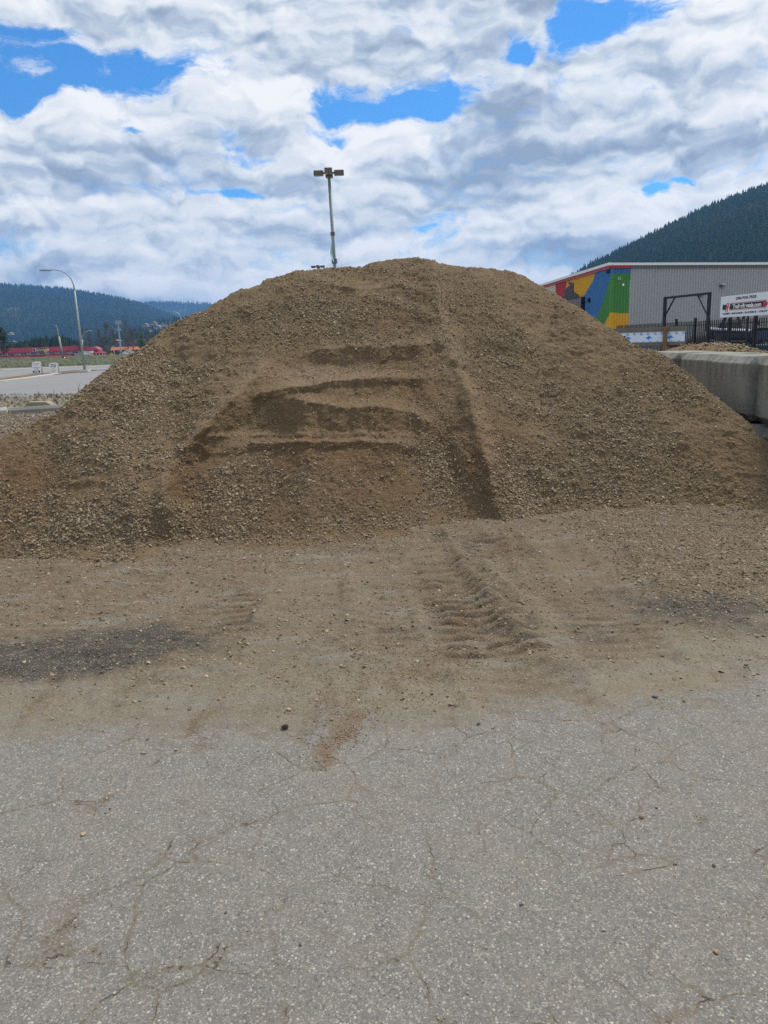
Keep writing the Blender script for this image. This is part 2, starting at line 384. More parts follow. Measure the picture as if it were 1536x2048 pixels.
scarp([(480, 792), (540, 779), (620, 767), (700, 760), (780, 757), (850, 758)], 13, 2.3, 14, .08, 535, 840, 22, .35)
scarp([(520, 726), (560, 708), (620, 699), (680, 694), (760, 697), (830, 691), (880, 682)], 28, 1.75, 14, .28, 560, 880, 25, .8)
scarp([(440, 870), (500, 868), (600, 872), (700, 871), (800, 874)], 5, .9, 6, .3, 380, 850, 30, 1.)
scarp([(730, 575), (800, 566), (860, 580)], 10, 1.1, 8, .3, 740, 850, 20, .8)
def increments(S_):
    S_ = np.maximum(S_, .05-np.minimum(TT, 0)*1.25)
    return np.minimum((TT[:, :-1]-TT[:, 1:])/np.maximum(S_[:, 1:]+TT[:, 1:], .045), .05)
I0, I1 = increments(S0), increments(S)
bay = sstep(640, 700, PY[:, 1:])                        # the benches are cut into the slope: its overall rise stays the same
fac = (I0*bay).sum(1)/np.maximum((I1*bay).sum(1), 1e-6)
I1 = I1*(1+(fac[:, None]-1)*bay)
d = np.concatenate([np.zeros((NC, 1)), np.cumsum(I1, 1)], 1)
d = ((EYE+.03)/np.maximum(tf, .05))[:, None]*np.exp(d)
def smooth_cols(A, sig):
    r = int(sig*3); ker = np.exp(-.5*(np.arange(-r, r+1)/sig)**2); ker /= ker.sum()
    B = np.pad(A, ((r, r), (0, 0)), 'edge'); return sum(kv*B[i:i+A.shape[0]] for i, kv in enumerate(ker))
d = smooth_cols(d, 1.3)
# the dug-out bay: its flanks stand proud of it
sdR, sdL = PX-xR(PY), xL(PY)-PX
ywR = sstep(505, 560, PY)*sstep(1085, 900, PY); ywL = sstep(690, 850, PY)*sstep(1100, 1010, PY)
jag = 15*fbm(np.stack([PX/34, PY/34, PX*0], -1), 1., 4, 31)
prR = (.07+.22*sstep(620, 840, PY))*sstep(-105, 6, sdR+jag)*np.exp(-np.maximum(sdR, 0)/62)*ywR
prL = .25*sstep(-80, 6, sdL+jag)*np.exp(-np.maximum(sdL, 0)/110)*ywL
gul = .07*ell(PX, PY, 1050, 960, 30, 90, -.35)+.05*ell(PX, PY, 900, 930, 25, 60)
path = .07*np.exp(-((PY-(575+(PX-690)*.33))/9)**2)*sstep(640, 720, PX)*sstep(880, 840, PX)
rill = fbm(np.stack([PX/7., PY/60, PX*0], -1), 1., 3, 27)+.7*fbm(np.stack([PX/22., PY/40, PX*0], -1), 1., 2, 29)
crestR = .15*np.exp(-((sdR+jag*.6-8)/20)**2)*sstep(540, 640, PY)*sstep(1085, 1000, PY)*np.clip(.9+.5*fbm(np.stack([PX/35, PY/35, PX*0], -1), 1., 3, 37), .3, 1.5)
crestL = .12*np.exp(-((sdL+jag*.6-6)/18)**2)*sstep(690, 780, PY)*sstep(1080, 960, PY)*np.clip(.9+.5*fbm(np.stack([PX/35, PY/35, PX*0], -1), 1., 3, 38), .3, 1.5)
d = d-crestR-crestL-prR-prL+gul-path*.8-.030*RIM+.015*FACE*rill+.035*FACE*fbm(np.stack([PX/60., PY/45, PX*0], -1), 1., 3, 35)
Zs = EYE-d*TT
P = np.stack([d*np.sin(PH), d*np.cos(PH), Zs], -1)
# far side
NB = 26
bk = np.linspace(0, 1, NB+1)[1:]
zc = P[:, -1, 2]; dc = d[:, -1]
Pb = []
for q in bk:
    dd = dc+q*(np.maximum(zc, 0)/.62+.9); zz = zc-(np.maximum(zc, .0)+.25)*(.12*q+.88*q**1.35)
    Pb.append(np.stack([dd*np.sin(phi), dd*np.cos(phi), zz], -1))
P = np.concatenate([P, np.stack(Pb, 1)], 1)
# relief
nrm = np.array([0, -.57, .82])
PXf, PYf = to_pix(P)
cutf = np.pad(cutwin*sstep(640, 720, PY), ((0, 0), (0, NB)), 'edge')
lump = .062*fbm(P, 1.3, 3, 41)+.022*fbm(P, 5., 3, 47)
lump = lump*(1-.35*cutf)
grit = .012*fbm(P, 22., 2, 53)+.007*vnoise(P*70., 59)
chunk = np.maximum(fbm(P, 9., 2, 61)-.25, 0)*.05*(1-cutf*.6)
edge = np.concatenate([sstep(0, .06, np.repeat(kk, NC, 0)), np.ones((NC, NB))], 1)
P = P+nrm*((lump+grit+chunk)*(.35+.65*edge))[..., None]
# rills running down the fresh cut faces
# tints: damp = freshly dug brown earth, red = rusty fines
damp = cutf*(.50+.25*fbm(P, 2.5, 3, 71))
damp = np.maximum(damp, .7*np.exp(-((PXf-xR(PYf)-30)/55)**2)*sstep(640, 760, PYf))
damp = np.maximum(damp, .75*ell(PXf, PYf, 80, 960, 110, 75, .35)+.6*ell(PXf, PYf, 10, 1000, 60, 120))
damp = np.maximum(damp, .55*ell(PXf, PYf, 820, 640, 150, 60)+.4*ell(PXf, PYf, 1150, 640, 140, 60, .6)+.5*ell(PXf, PYf, 1440, 900, 120, 90, .7))
damp = damp+.25*fbm(P, 3., 4, 73)
rust = ell(PXf, PYf, 690, 930, 260, 110)*.8+ell(PXf, PYf, 370, 930, 60, 120)*.8+ell(PXf, PYf, 480, 1085, 120, 35)+.7*ell(PXf, PYf, 985, 930, 40, 120)+ell(PXf, PYf, 40, 980, 110, 80)*.6
rust = rust+.3*fbm(P, 2.2, 4, 79)
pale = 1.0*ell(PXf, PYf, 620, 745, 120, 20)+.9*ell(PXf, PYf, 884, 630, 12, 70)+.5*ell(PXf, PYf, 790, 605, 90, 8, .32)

flank = sstep(-95, -60, PXf-xR(PYf))*sstep(14, -4, PXf-xR(PYf))*sstep(690, 780, PYf)*sstep(1090, 1040, PYf)+sstep(-75, -45, xL(PYf)-PXf)*sstep(14, -4, xL(PYf)-PXf)*sstep(740, 800, PYf)*sstep(1060, 990, PYf)
rust = rust+.2*flank
pale = pale+.55*np.exp(-((PXf-xR(PYf)-14)/14)**2)*sstep(600, 700, PYf)*sstep(1060, 980, PYf)+.4*np.exp(-((xL(PYf)-PXf-10)/14)**2)*sstep(740, 800, PYf)*sstep(1000, 930, PYf)+.3*np.clip(np.pad(RIM, ((0, 0), (0, NB))), 0, 1)  # ridge crests painted paler: dust plus their lit edge put into the colour
def earth_mat(name):
    """gravelly earth: grey-brown fines with grit; driven by damp / rust / pale"""
    m = bpy.data.materials.new(name); m.use_nodes = True; t = NT(m.node_tree); b = t.n['Principled BSDF']
    co = t.new('ShaderNodeTexCoord').outputs['Object']
    A = lambda n: t.new('ShaderNodeAttribute', attribute_name=n).outputs['Fac']
    n1 = t.noise(co, 3., 6, .6); n2 = t.noise(co, 45., 5, .65); vv = t.vor(co, 95.); v2 = t.vor(co, 48.)
    c = t.mix(n1, (.125, .088, .050), (.188, .138, .083))
    c = t.mix(t.mr(A('damp'), .1, .9), c, t.mix(n1, (.112, .071, .037), (.156, .103, .058)))
    c = t.mix(t.m('MULTIPLY', t.mr(A('rust'), .25, 1.), .6), c, (.125, .070, .036))
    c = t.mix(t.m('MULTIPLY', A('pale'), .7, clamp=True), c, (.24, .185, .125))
    sep = t.new('ShaderNodeSeparateColor'); t.put(sep.inputs[0], vv[1]); r1 = sep.outputs[0]
    sep2 = t.new('ShaderNodeSeparateColor'); t.put(sep2.inputs[0], v2[1]); r2 = sep2.outputs[0]
    c = t.mix(t.m('MULTIPLY', t.mr(r1, .72, .95), t.mr(vv[0], .5, .25)), c, (.25, .195, .13))
    c = t.mix(t.m('MULTIPLY', t.mr(r2, .86, .96), t.mr(v2[0], .45, .3)), c, (.28, .225, .155))
    c = t.v('SCALE', c, scale=t.m('ADD', .55, t.m('MULTIPLY', n2, .9)))
    t.put(b.inputs['Base Color'], c); b.inputs['Roughness'].default_value = .95; b.inputs['Specular IOR Level'].default_value = .15
    h = t.m('ADD', t.m('MULTIPLY', vv[0], -.6), t.m('ADD', t.m('MULTIPLY', v2[0], -.7), t.m('MULTIPLY', n2, 1.6)))
    bp = t.new('ShaderNodeBump'); bp.inputs['Strength'].default_value = .9; bp.inputs['Distance'].default_value = .012; t.put(bp.inputs['Height'], h); t.l.new(bp.outputs[0], b.inputs['Normal'])
    return m
EARTH = earth_mat('gravelly_earth')
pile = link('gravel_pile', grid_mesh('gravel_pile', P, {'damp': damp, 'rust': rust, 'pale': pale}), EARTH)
tag(pile, 'huge brown gravel and dirt stockpile with a stepped bay dug out of its front', 'gravel pile')

# stones on the pile
GRAVEL = stone_mat('gravel_stone', [(0., (.095, .080, .060)), (.1, (.145, .115, .080)), (.3, (.18, .137, .088)), (.55, (.225, .172, .11)), (.78, (.265, .21, .142)), (.92, (.34, .285, .205)), (.97, (.22, .215, .20)), (1., (.44, .40, .32))])
def sample_grid(G, dens, n):
    """n random points on a grid surface, weighted by area x density; also normals"""
    e1 = G[1:, :-1]-G[:-1, :-1]; e2 = G[:-1, 1:]-G[:-1, :-1]; N = np.cross(e1, e2); ar = np.linalg.norm(N, axis=-1)
    N = N/np.maximum(ar, 1e-9)[..., None]; N *= np.sign(N[..., 2:3]+1e-9)
    wgt = (ar*np.maximum(dens[:-1, :-1], 0)).ravel(); cs = np.cumsum(wgt); pick = np.searchsorted(cs, rng.uniform(0, cs[-1], n))
    i, j = np.unravel_index(np.minimum(pick, wgt.size-1), ar.shape); u, v = rng.uniform(0, 1, (2, n, 1))
    Q = G[i, j]*(1-u)*(1-v)+G[i+1, j]*u*(1-v)+G[i, j+1]*(1-u)*v+G[i+1, j+1]*u*v
    return Q, N[i, j], i, j
def stone_density(px, py):
    q = .15+.9*ell(px, py, 190, 930, 230, 70, -.95)+.9*ell(px, py, 150, 1040, 190, 90)+.8*ell(px, py, 260, 800, 140, 90, -.5)+.7*ell(px, py, 430, 990, 130, 70)
    q = q+.9*ell(px, py, 560, 950, 40, 50)+.9*ell(px, py, 870, 940, 50, 60)+1.2*ell(px, py, 1045, 990, 45, 100, -.3)+1.0*ell(px, py, 1290, 870, 90, 110, .2)+.6*ell(px, py, 1030, 760, 90, 60, .6)
    q = q+.8*ell(px, py, 780, 1060, 170, 40)+.6*ell(px, py, 1200, 980, 220, 60)+.5*ell(px, py, 620, 640, 200, 40)+.5*ell(px, py, 340, 1090, 90, 40)
    q = q-.5*ell(px, py, 80, 950, 120, 60, .35)-.35*ell(px, py, 1130, 660, 150, 60, .7)-.45*ell(px, py, 640, 850, 190, 30)-.35*ell(px, py, 640, 790, 190, 20)-.4*ell(px, py, 960, 850, 25, 140, -.3)-.3*ell(px, py, 1450, 900, 90, 60, .7)-.4*ell(px, py, 660, 740, 150, 30)
    return np.maximum(q, .03)
dn = stone_density(PXf, PYf)*np.clip(1+1.9*fbm(P, 1.3, 4, 83)+1.2*fbm(P, 4., 2, 85), .04, 3.5)*(1-.5*np.clip(flank, 0, 1))
def lay(name, G, dens, n, smin, smax, pw, parent=None, sink=.12, material=None, tshift=0.):
    Q, N, i, j = sample_grid(G, dens, n); sz = smin+(smax-smin)*rng.uniform(0, 1, n)**pw
    Q = Q+N*(sz*sink)[:, None]
    rot = np.stack([rng.normal(0, .5, n), rng.normal(0, .5, n), rng.uniform(0, 6.28, n)], -1)
    tint = np.clip(rng.beta(1.6, 1.5, n)+tshift, 0, 1)
    return scatter(name, Q, sz, rng.integers(0, len(STONES), n), tint, STONES, material or GRAVEL, parent, rot)
front = np.concatenate([np.ones((NC, NR+6)), np.zeros((NC, NB-6))], 1)
lay('coarse_gravel', P, dn*front, 44000, .014, .046, 2.5, pile)
lay('fine_gravel', P, (dn**.5)*front*(.25+edge), 230000, .006, .018, 1.4, pile)
lay('back_gravel', P, 1-front, 14000, .015, .05, 2., pile)

# ---- near ground: cracked old asphalt that runs under spilled dirt and gravel
tracks = []
def track(pts, width, lug, depth, amp=.5, w=1.):
    tracks.append((np.array([gnd(x, y)[:2] for x, y in pts]), width, lug, depth, amp, w))
track([(968, 1070), (985, 1090), (1005, 1120)], .56, .125, .05, .22)
track([(868, 1125), (930, 1210), (1000, 1325)], .60, .125, .040, .20)
track([(480, 1180), (440, 1225), (390, 1300)], .50, .12, .028, .22, .8)
track([(1075, 1075), (1130, 1150), (1190, 1230), (1270, 1330)], .55, .12, .020, .2, .7)
track([(760, 1120), (800, 1220), (850, 1330)], .5, .12, .016, .2, .7)
track([(300, 1150), (190, 1210), (20, 1290)], .55, .12, .020, .2, .6)
track([(500, 1400), (300, 1370), (60, 1390)], .5, .12, .014, .2, .6)
track([(1120, 1060), (1190, 1130), (1260, 1230)], .60, .12, .018, .2, .6)
track([(1410, 1000), (1480, 1045), (1600, 1100)], .62, .11, .026, .1, .8)
track([(1020, 1330), (1060, 1390), (1090, 1430)], .55, .12, .022, .2, .6)
track([(620, 1120), (610, 1230), (590, 1360)], .50, .11, .008, .25, .5)
GA = 560
ga = np.concatenate([np.linspace(R(-75), R(-32), 25)[:-1], np.linspace(R(-32), R(32), GA-48), np.linspace(R(32), R(75), 25)[1:]])
gt = np.concatenate([np.linspace(1.15, .47, 230)[:-1], np.linspace(.47, .20, 330)[:-1], np.linspace(.20, .159, 30)]); gd = np.concatenate([np.linspace(.25, EYE/1.15, 20)[:-1], EYE/gt])
gA, gDm = np.meshgrid(ga, gd, indexing='ij')
G = np.stack([gDm*np.sin(gA), gDm*np.cos(gA), gA*0], -1)
GX, GY = to_pix(G); okp = (gDm > 1.2)
GYn = np.where(okp, GY, 2100)+14*fbm(G, 1.4, 3, 101)*np.clip((np.where(okp, GY, 2100)-1000)/300, .2, 1.2)
GXn = np.where(okp, GX, 768+gA*1500)
# where loose dirt ends and bare asphalt begins (photo line)
edge_l = curve([(-400, 1470), (0, 1480), (120, 1490), (300, 1478), (480, 1480), (600, 1470), (760, 1450), (900, 1455), (1060, 1430), (1200, 1425), (1300, 1405), (1420, 1395), (1536, 1360), (1900, 1290)])
e = GYn-edge_l(GXn)+26*fbm(G, 3.2, 4, 103)
dirt = np.clip(sstep(75, -90, e)*(1+.5*fbm(G, 6., 4, 104)), 0, 1)                               # 1 = covered with dust and fines
thick = sstep(-20, -190, e)                            # thick loose material
gdamp = 1.0*ell(GXn, GYn, 210, 1302, 240, 36, -.10)+.9*ell(GXn, GYn, 30, 1332, 150, 32)+.65*ell(GXn, GYn, 1420, 1225, 230, 40, .1)+.3*ell(GXn, GYn, 1200, 1280, 120, 25)
gdamp = np.clip(gdamp*1.35*(1+.5*fbm(G, 5., 3, 107)), 0, 1)
grust = .9*ell(GXn, GYn, 640, 1510, 32, 38, .3)+.8*ell(GXn, GYn, 690, 1460, 60, 34, -.6)+.7*ell(GXn, GYn, 210, 1585, 13, 36, .15)+.6*ell(GXn, GYn, 830, 1330, 150, 60)+.8*ell(GXn, GYn, 560, 1092, 250, 20)+.8*ell(GXn, GYn, 1010, 1110, 60, 30)+.55*ell(GXn, GYn, 930, 1250, 110, 60, .5)+.45*ell(GXn, GYn, 60, 1180, 200, 40)+.4*ell(GXn, GYn, 660, 1390, 170, 60)+.6*ell(GXn, GYn, 1270, 1507, 9, 9)+.7*ell(GXn, GYn, 1397, 1640, 12, 12, .6)+.3*ell(GXn, GYn, 1480, 1040, 90, 40)
grust = np.clip(grust*(1+.6*fbm(G, 9., 3, 109)), 0, 1)
gtan = .8*ell(GXn, GYn, 720, 1150, 250, 50)+.7*ell(GXn, GYn, 1160, 1120, 120, 60, .6)+.7*ell(GXn, GYn, 1480, 1040, 110, 40)+.5*ell(GXn, GYn, 960, 1380, 200, 60)+.5*ell(GXn, GYn, 1300, 1370, 250, 40, -.1)+.6*ell(GXn, GYn, 120, 1190, 170, 28)+.5*ell(GXn, GYn, 420, 1250, 120, 60)
gtan = np.clip(gtan*(1+.7*fbm(G, 2.2, 3, 113)), 0, 1)
hgt = .006*fbm(G, 1.1, 3, 121)+thick*(.026*fbm(G, 2.1, 4, 123)+.014*fbm(G, 11., 3, 127)+.020)+dirt*.004*fbm(G, 30., 2, 129)
hgt = hgt+thick*.030*np.maximum(fbm(G*np.array([.55, 2.2, 1]), 3.2, 3, 133), 0)
hgt = hgt+thick*.005*vnoise(G*55, 167)
hgt = hgt+(1-thick)*(.0016*vnoise(G*75, 135))
lugm = np.zeros_like(hgt)
for C_, wd, lug, dep, amp, wt in tracks:
    # arc length and offset from the wheel path
    best = np.full(hgt.shape, 1e9); off = np.zeros_like(hgt); arc = np.zeros_like(hgt); s0 = 0.
    for p, q in zip(C_[:-1], C_[1:]):
        v = q-p; L = np.linalg.norm(v); v = v/L; rx, ry = G[..., 0]-p[0], G[..., 1]-p[1]
        al = np.clip(rx*v[0]+ry*v[1], 0, L); o_ = rx*v[1]-ry*v[0]; dist = np.hypot(rx-al*v[0], ry-al*v[1])
        up_ = dist < best; best = np.where(up_, dist, best); off = np.where(up_, o_, off); arc = np.where(up_, s0+al, arc); s0 += L
    inside = sstep(wd/2+.03, wd/2-.04, best)*sstep(0, .10, arc)*sstep(0, .10, s0-arc)
    wv = arc+amp*np.abs(off)*1.2+.014*fbm(G, 6., 2, 141)
    tri = (wv/lug) % 1.0
    lugp = sstep(.0, .12, tri)*sstep(.80, .50, tri)
    brk = np.clip(.8+.9*fbm(G, 6., 2, 143), .15, 1.2)*wt
    berm = np.exp(-((best-wd/2-.06)/.05)**2)*sstep(-.05, .1, arc)*sstep(-.05, .1, s0-arc)
    hgt = hgt*(1-.4*inside)+inside*(-dep*.45+dep*.85*lugp*brk)+berm*dep*.7*np.clip(.6+fbm(G, 4., 2, 145), 0, 1.4)
    hgt = np.where(GY < 1125, np.maximum(hgt, -.022), hgt)
    lugm = np.maximum(lugm, inside*wt*(dep > .017))
# a spilled windrow along the right hand wheel track, from the bay towards the road
wr = np.array([gnd(x, y)[:2] for x, y in [(885, 1070), (925, 1130), (975, 1200), (1045, 1290), (1120, 1345)]])
bw = np.full(hgt.shape, 9.)
for p, q in zip(wr[:-1], wr[1:]):
    v = q-p; L = np.linalg.norm(v); v = v/L; rx, ry = G[..., 0]-p[0], G[..., 1]-p[1]; al = np.clip(rx*v[0]+ry*v[1], 0, L); bw = np.minimum(bw, np.hypot(rx-al*v[0], ry-al*v[1]))
hgt = hgt+.05*np.exp(-(bw/.07)**2)*np.clip(.8+.9*fbm(G, 5., 3, 147), .2, 1.6)
# loose gravel fan at the right
fan = sstep(0, 90, GXn-(1100+np.maximum(GYn-1050, 0)*1.0))*sstep(1250, 1150, GYn)
fan = np.maximum(fan, .0)*sstep(940, 1040, GYn)
hgt = hgt+fan*(.035+.02*fbm(G, 3., 3, 149))
G[..., 2] = np.where(okp, hgt, .0)

def ground_mat():
    m = bpy.data.materials.new('yard_ground'); m.use_nodes = True; t = NT(m.node_tree); b = t.n['Principled BSDF']
    co = t.new('ShaderNodeTexCoord').outputs['Object']
    A = lambda n: t.new('ShaderNodeAttribute', attribute_name=n).outputs['Fac']
    wp = t.v('ADD', co, t.v('SCALE', t.v('SUBTRACT', t.noise(co, 4., 5, .6, col=True), (.5, .5, .5)), scale=.14))
    n1 = t.noise(co, 1.3, 6, .62); n2 = t.noise(co, 60., 4, .7); n3 = t.noise(co, 9., 5, .65); n4 = t.noise(co, 240., 3, .6)
    # asphalt: dark binder, stone chips of several sizes worn flush, dusty film
    vs = [t.vor(t.v('ADD', t.v('ADD', co, (k*3.1, k*1.7, 0)), t.v('SCALE', t.v('SUBTRACT', t.noise(co, sc*1.1, 2, .5, col=True), (.5, .5, .5)), scale=.9/sc)), sc) for k, sc in enumerate((62., 105., 190.))]
    col = t.mix(n3, (.098, .095, .087), (.208, .200, .184))
    col = t.v('SCALE', col, scale=t.m('ADD', .45, t.m('ADD', t.m('MULTIPLY', n2, .50), t.m('MULTIPLY', n4, .60))))
    for (v, lo, rad, k) in ((vs[2], .30, .58, .7), (vs[1], .50, .52, .75), (vs[0], .92, .42, .85)):
        sp_ = t.new('ShaderNodeSeparateColor'); t.put(sp_.inputs[0], v[1])
        chipc = t.ramp(sp_.outputs[1], [(0., (.065, .067, .075)), (.3, (.15, .148, .145)), (.55, (.23, .22, .195)), (.75, (.29, .278, .25)), (.93, (.36, .34, .295)), (1., (.50, .48, .44))])
        edgev = t.m('MULTIPLY', t.mr(sp_.outputs[0], lo, lo+.04), t.mr(v[0], rad, rad-.16))
        col = t.mix(t.m('MULTIPLY', edgev, k), col, chipc)
    # cracks filled with tan grit
    ve = t.vor(wp, 3.1, 'DISTANCE_TO_EDGE')[0]; ve2 = t.vor(t.v('ADD', wp, (4.2, 1.1, 0)), 6.3, 'DISTANCE_TO_EDGE')[0]
    on = t.mr(t.noise(t.v('ADD', co, (7, 3, 0)), 1.7, 3, .5), .37, .57); on2 = t.mr(t.noise(t.v('ADD', co, (1, 9, 0)), 2.6, 3, .5), .42, .60)
    crk = t.m('MAXIMUM', t.m('MULTIPLY', t.mr(ve, .028, .004), on), t.m('MULTIPLY', t.m('MULTIPLY', t.mr(ve2, .030, .004), on2), .6))
    core = t.m('MULTIPLY', t.mr(ve, .006, .001), t.mr(t.noise(co, 14., 3, .6), .5, .65))
    core = t.m('MULTIPLY', core, on)
    grit = t.mr(n2, .35, .65, .25, 1.)
    col = t.mix(t.m('MULTIPLY', t.m('MULTIPLY', crk, grit), .8), col, (.118, .090, .056))
    col = t.mix(t.m('MULTIPLY', core, .75), col, (.055, .045, .035))
    dust = t.mr(t.noise(co, 2.4, 6, .65), .40, .75, 0., .32)
    col = t.mix(dust, col, (.22, .195, .155))
    # dirt cover
    sp2 = t.vor(co, 120.); s2 = t.new('ShaderNodeSeparateColor'); t.put(s2.inputs[0], sp2[1])
    dcol = t.mix(n1, (.150, .128, .095), (.222, .197, .153))
    dcol = t.mix(t.m('MULTIPLY', A('tan'), .8, clamp=True), dcol, t.mix(n3, (.190, .155, .108), (.245, .202, .145)))
    dcol = t.mix(t.m('MULTIPLY', t.mr(t.m('ADD', A('thick'), t.m('MULTIPLY', t.m('SUBTRACT', n3, .5), 1.6)), .2, 1.2), .75), dcol, t.mix(n3, (.118, .088, .055), (.178, .137, .090)))
    dcol = t.mix(t.m('MULTIPLY', A('lug'), .55), dcol, (.130, .090, .056))
    st1 = t.noise(t.v('MULTIPLY', wp, (3.2, .7, 1.)), 1.5, 6, .68); st2 = t.noise(t.v('MULTIPLY', wp, (.7, 3.0, 1.)), 1.7, 6, .68)
    dcol = t.mix(t.mr(st1, .50, .66, 0., .75), dcol, t.mix(n3, (.10, .070, .040), (.150, .108, .066)))
    dcol = t.mix(t.mr(st2, .50, .68, 0., .70), dcol, t.mix(n3, (.165, .158, .138), (.235, .226, .198)))
    dcol = t.mix(t.mr(t.noise(t.v('ADD', wp, (5, 2, 0)), 2.6, 7, .7), .56, .70, 0., .6), dcol, (.085, .072, .055))
    dcol = t.mix(t.mr(t.m('ADD', A('damp'), t.m('MULTIPLY', t.m('SUBTRACT', n3, .5), .8)), .15, .80, 0., .95), dcol, t.mix(n2, (.038, .038, .033), (.085, .075, .066)))
    dcol = t.mix(t.m('MULTIPLY', t.mr(s2.outputs[0], .7, .9), t.mr(sp2[0], .5, .3)), dcol, (.30, .275, .23))
    dcol = t.v('SCALE', dcol, scale=t.m('ADD', .50, t.m('ADD', t.m('MULTIPLY', n2, .40), t.m('MULTIPLY', n3, .40))))
    cover = t.mr(t.m('ADD', A('dirt'), t.m('MULTIPLY', t.m('SUBTRACT', t.noise(co, 16., 8, .75), .5), 1.7)), .30, .80)
    col = t.mix(cover, col, dcol)
    rs = t.mr(t.m('ADD', A('rust'), t.m('MULTIPLY', t.m('SUBTRACT', t.noise(co, 38., 8, .8), .5), 2.4)),   .52, .86)
    col = t.mix(t.m('MULTIPLY', rs, .6), col, (.135, .080, .044))
    t.put(b.inputs['Base Color'], col); b.inputs['Roughness'].default_value = .9; b.inputs['Specular IOR Level'].default_value = .2
    h = t.m('ADD', t.m('MULTIPLY', n2, .9), t.m('ADD', t.m('MULTIPLY', n4, .5), t.m('ADD', t.m('MULTIPLY', core, -2.2), t.m('MULTIPLY', t.m('MULTIPLY', vs[1][0], cover), -.8))))
    bp = t.new('ShaderNodeBump'); bp.inputs['Strength'].default_value = .8; bp.inputs['Distance'].default_value = .006; t.put(bp.inputs['Height'], h); t.l.new(bp.outputs[0], b.inputs['Normal'])
    return m
yard = link('yard_ground', grid_mesh('yard_ground', G, {'dirt': dirt, 'thick': thick, 'damp': np.clip(gdamp, 0, 1)*dirt, 'rust': grust, 'tan': gtan*dirt, 'lug': np.maximum(np.maximum(lugm, .95*np.exp(-np.maximum(GYn-foot(GXn), 0)/45)*np.clip(.8+.9*fbm(G, 2.5, 3, 169), 0, 1)), .95*fan*np.clip(.8+.8*fbm(G, 3., 3, 165), 0, 1))}), ground_mat())
yard['kind'] = 'structure'
vis = okp*(gDm < 9.5)*(np.abs(gA) < R(34))
footpx = foot(GXn); toe = np.exp(-np.maximum(GYn-footpx, 0)/22.)*(GYn > footpx-15)
gden = thick*(.30+1.1*np.clip(fbm(G, 1.8, 4, 151)+.15, 0, 1))+dirt*.16+1.3*toe
gden = gden+fan*4.5+.9*np.exp(-(bw/.10)**2)+.7*ell(GXn, GYn, 620, 1230, 130, 50)+.6*ell(GXn, GYn, 820, 1400, 110, 20)+.5*ell(GXn, GYn, 260, 1320, 180, 30)+.7*ell(GXn, GYn, 170, 1225, 150, 22, -.15)+.5*ell(GXn, GYn, 380, 1140, 90, 30)+.5*ell(GXn, GYn, 1120, 1310, 110, 30)+.8*ell(GXn, GYn, 1500, 1330, 60, 20)
gden = gden*(1-.35*lugm*(1-fan))*(1-.5*gtan)
GREY = stone_mat('ground_stone', [(0., (.10, .10, .105)), (.2, (.16, .155, .145)), (.45, (.235, .205, .16)), (.7, (.29, .255, .20)), (.88, (.36, .34, .29)), (1., (.52, .50, .46))])
lay('ground_gravel', G, np.maximum(gden, 0)*vis, 60000, .008, .036, 3.2, yard, .04, GREY)
lay('ground_grit', G, np.maximum(gden+.12*dirt, 0)*vis, 230000, .0035, .012, 1.6, yard, .02, GREY)
lay('asphalt_grit', G, (1-thick)*vis*(.3+np.clip(fbm(G, 2., 3, 157), 0, 1)), 3500, .002, .008, 3., yard, .2, GREY)

CRUMB = stone_mat('dirt_crumb', [(0., (.09, .055, .032)), (.6, (.14, .088, .05)), (1., (.19, .13, .08))])
lay('dirt_crumbs', G, np.clip(grust-.12, 0, 1)*vis*np.clip(.5+1.6*fbm(G, 12., 3, 163), 0, 3), 24000, .002, .012, 2.0, yard, .2, CRUMB)
# single stones one can point at on the bare asphalt
def lone_stone(px, py, wpx, label, col, seed, name='stone', flat=1.):
    p = gnd(px, py+wpx*.25); dist = math.hypot(p[0], p[1]); dist = math.sqrt(dist*dist+EYE*EYE); s = .8*wpx*dist/F; col = tuple(min(c_*1.45, .6) for c_ in col)
    me = hull_stone(seed*7+3, 22).copy(); me.name = name
    for v in me.vertices: v.co = Vector((v.co.x*1.05, v.co.y*1.1, v.co.z*1.0*flat))*s
    o = link(name, me, mat('stone_'+str(seed), col, .85, .25, 30., bump=.4)); o.location = (p[0], p[1], s*.20*flat); o.rotation_euler = (0, 0, seed*1.3)
    return tag(o, label, 'stone', 'lone stones on the asphalt')
for a_ in [(1283, 1631, 15, 'round brown stone lying alone on grey asphalt, biggest one at the right', (.16, .115, .075), 1), (167, 1667, 13, 'round tan pebble on the asphalt below the rusty dirt streak at far left', (.24, .185, .12), 2),
           (1314, 1613, 8, 'small brown pebble just up and right of the big round brown stone', (.17, .13, .09), 3), (1428, 1729, 12, 'dark flat stone on the asphalt near the right edge', (.09, .085, .075), 4),
           (1350, 1727, 9, 'small dark pebble left of the dark flat stone', (.11, .10, .085), 5), (1432, 1901, 14, 'orange brown stone on cracked asphalt at the bottom right', (.23, .16, .09), 6),
           (1208, 1859, 10, 'pale grey pebble sitting along the long crack at lower right', (.26, .25, .22), 7), (1043, 1807, 9, 'dark grey pebble on the asphalt right of centre', (.10, .095, .08), 8),
           (936, 1985, 8, 'tiny tan pebble at the bottom of the asphalt, centre right', (.24, .20, .15), 9), (152, 1851, 9, 'dull brown pebble on the asphalt at lower left', (.13, .11, .09), 10),
           (601, 1888, 9, 'dark brown pebble on the asphalt left of centre, beside a crack', (.10, .085, .07), 11), (452, 1824, 8, 'small black pebble on open asphalt at left centre', (.07, .07, .07), 12)]:
    lone_stone(*a_)
lone_stone(43, 1285, 17, 'white flattish stone on the dark damp dirt at the far left', (.62, .61, .58), 13, flat=.6)
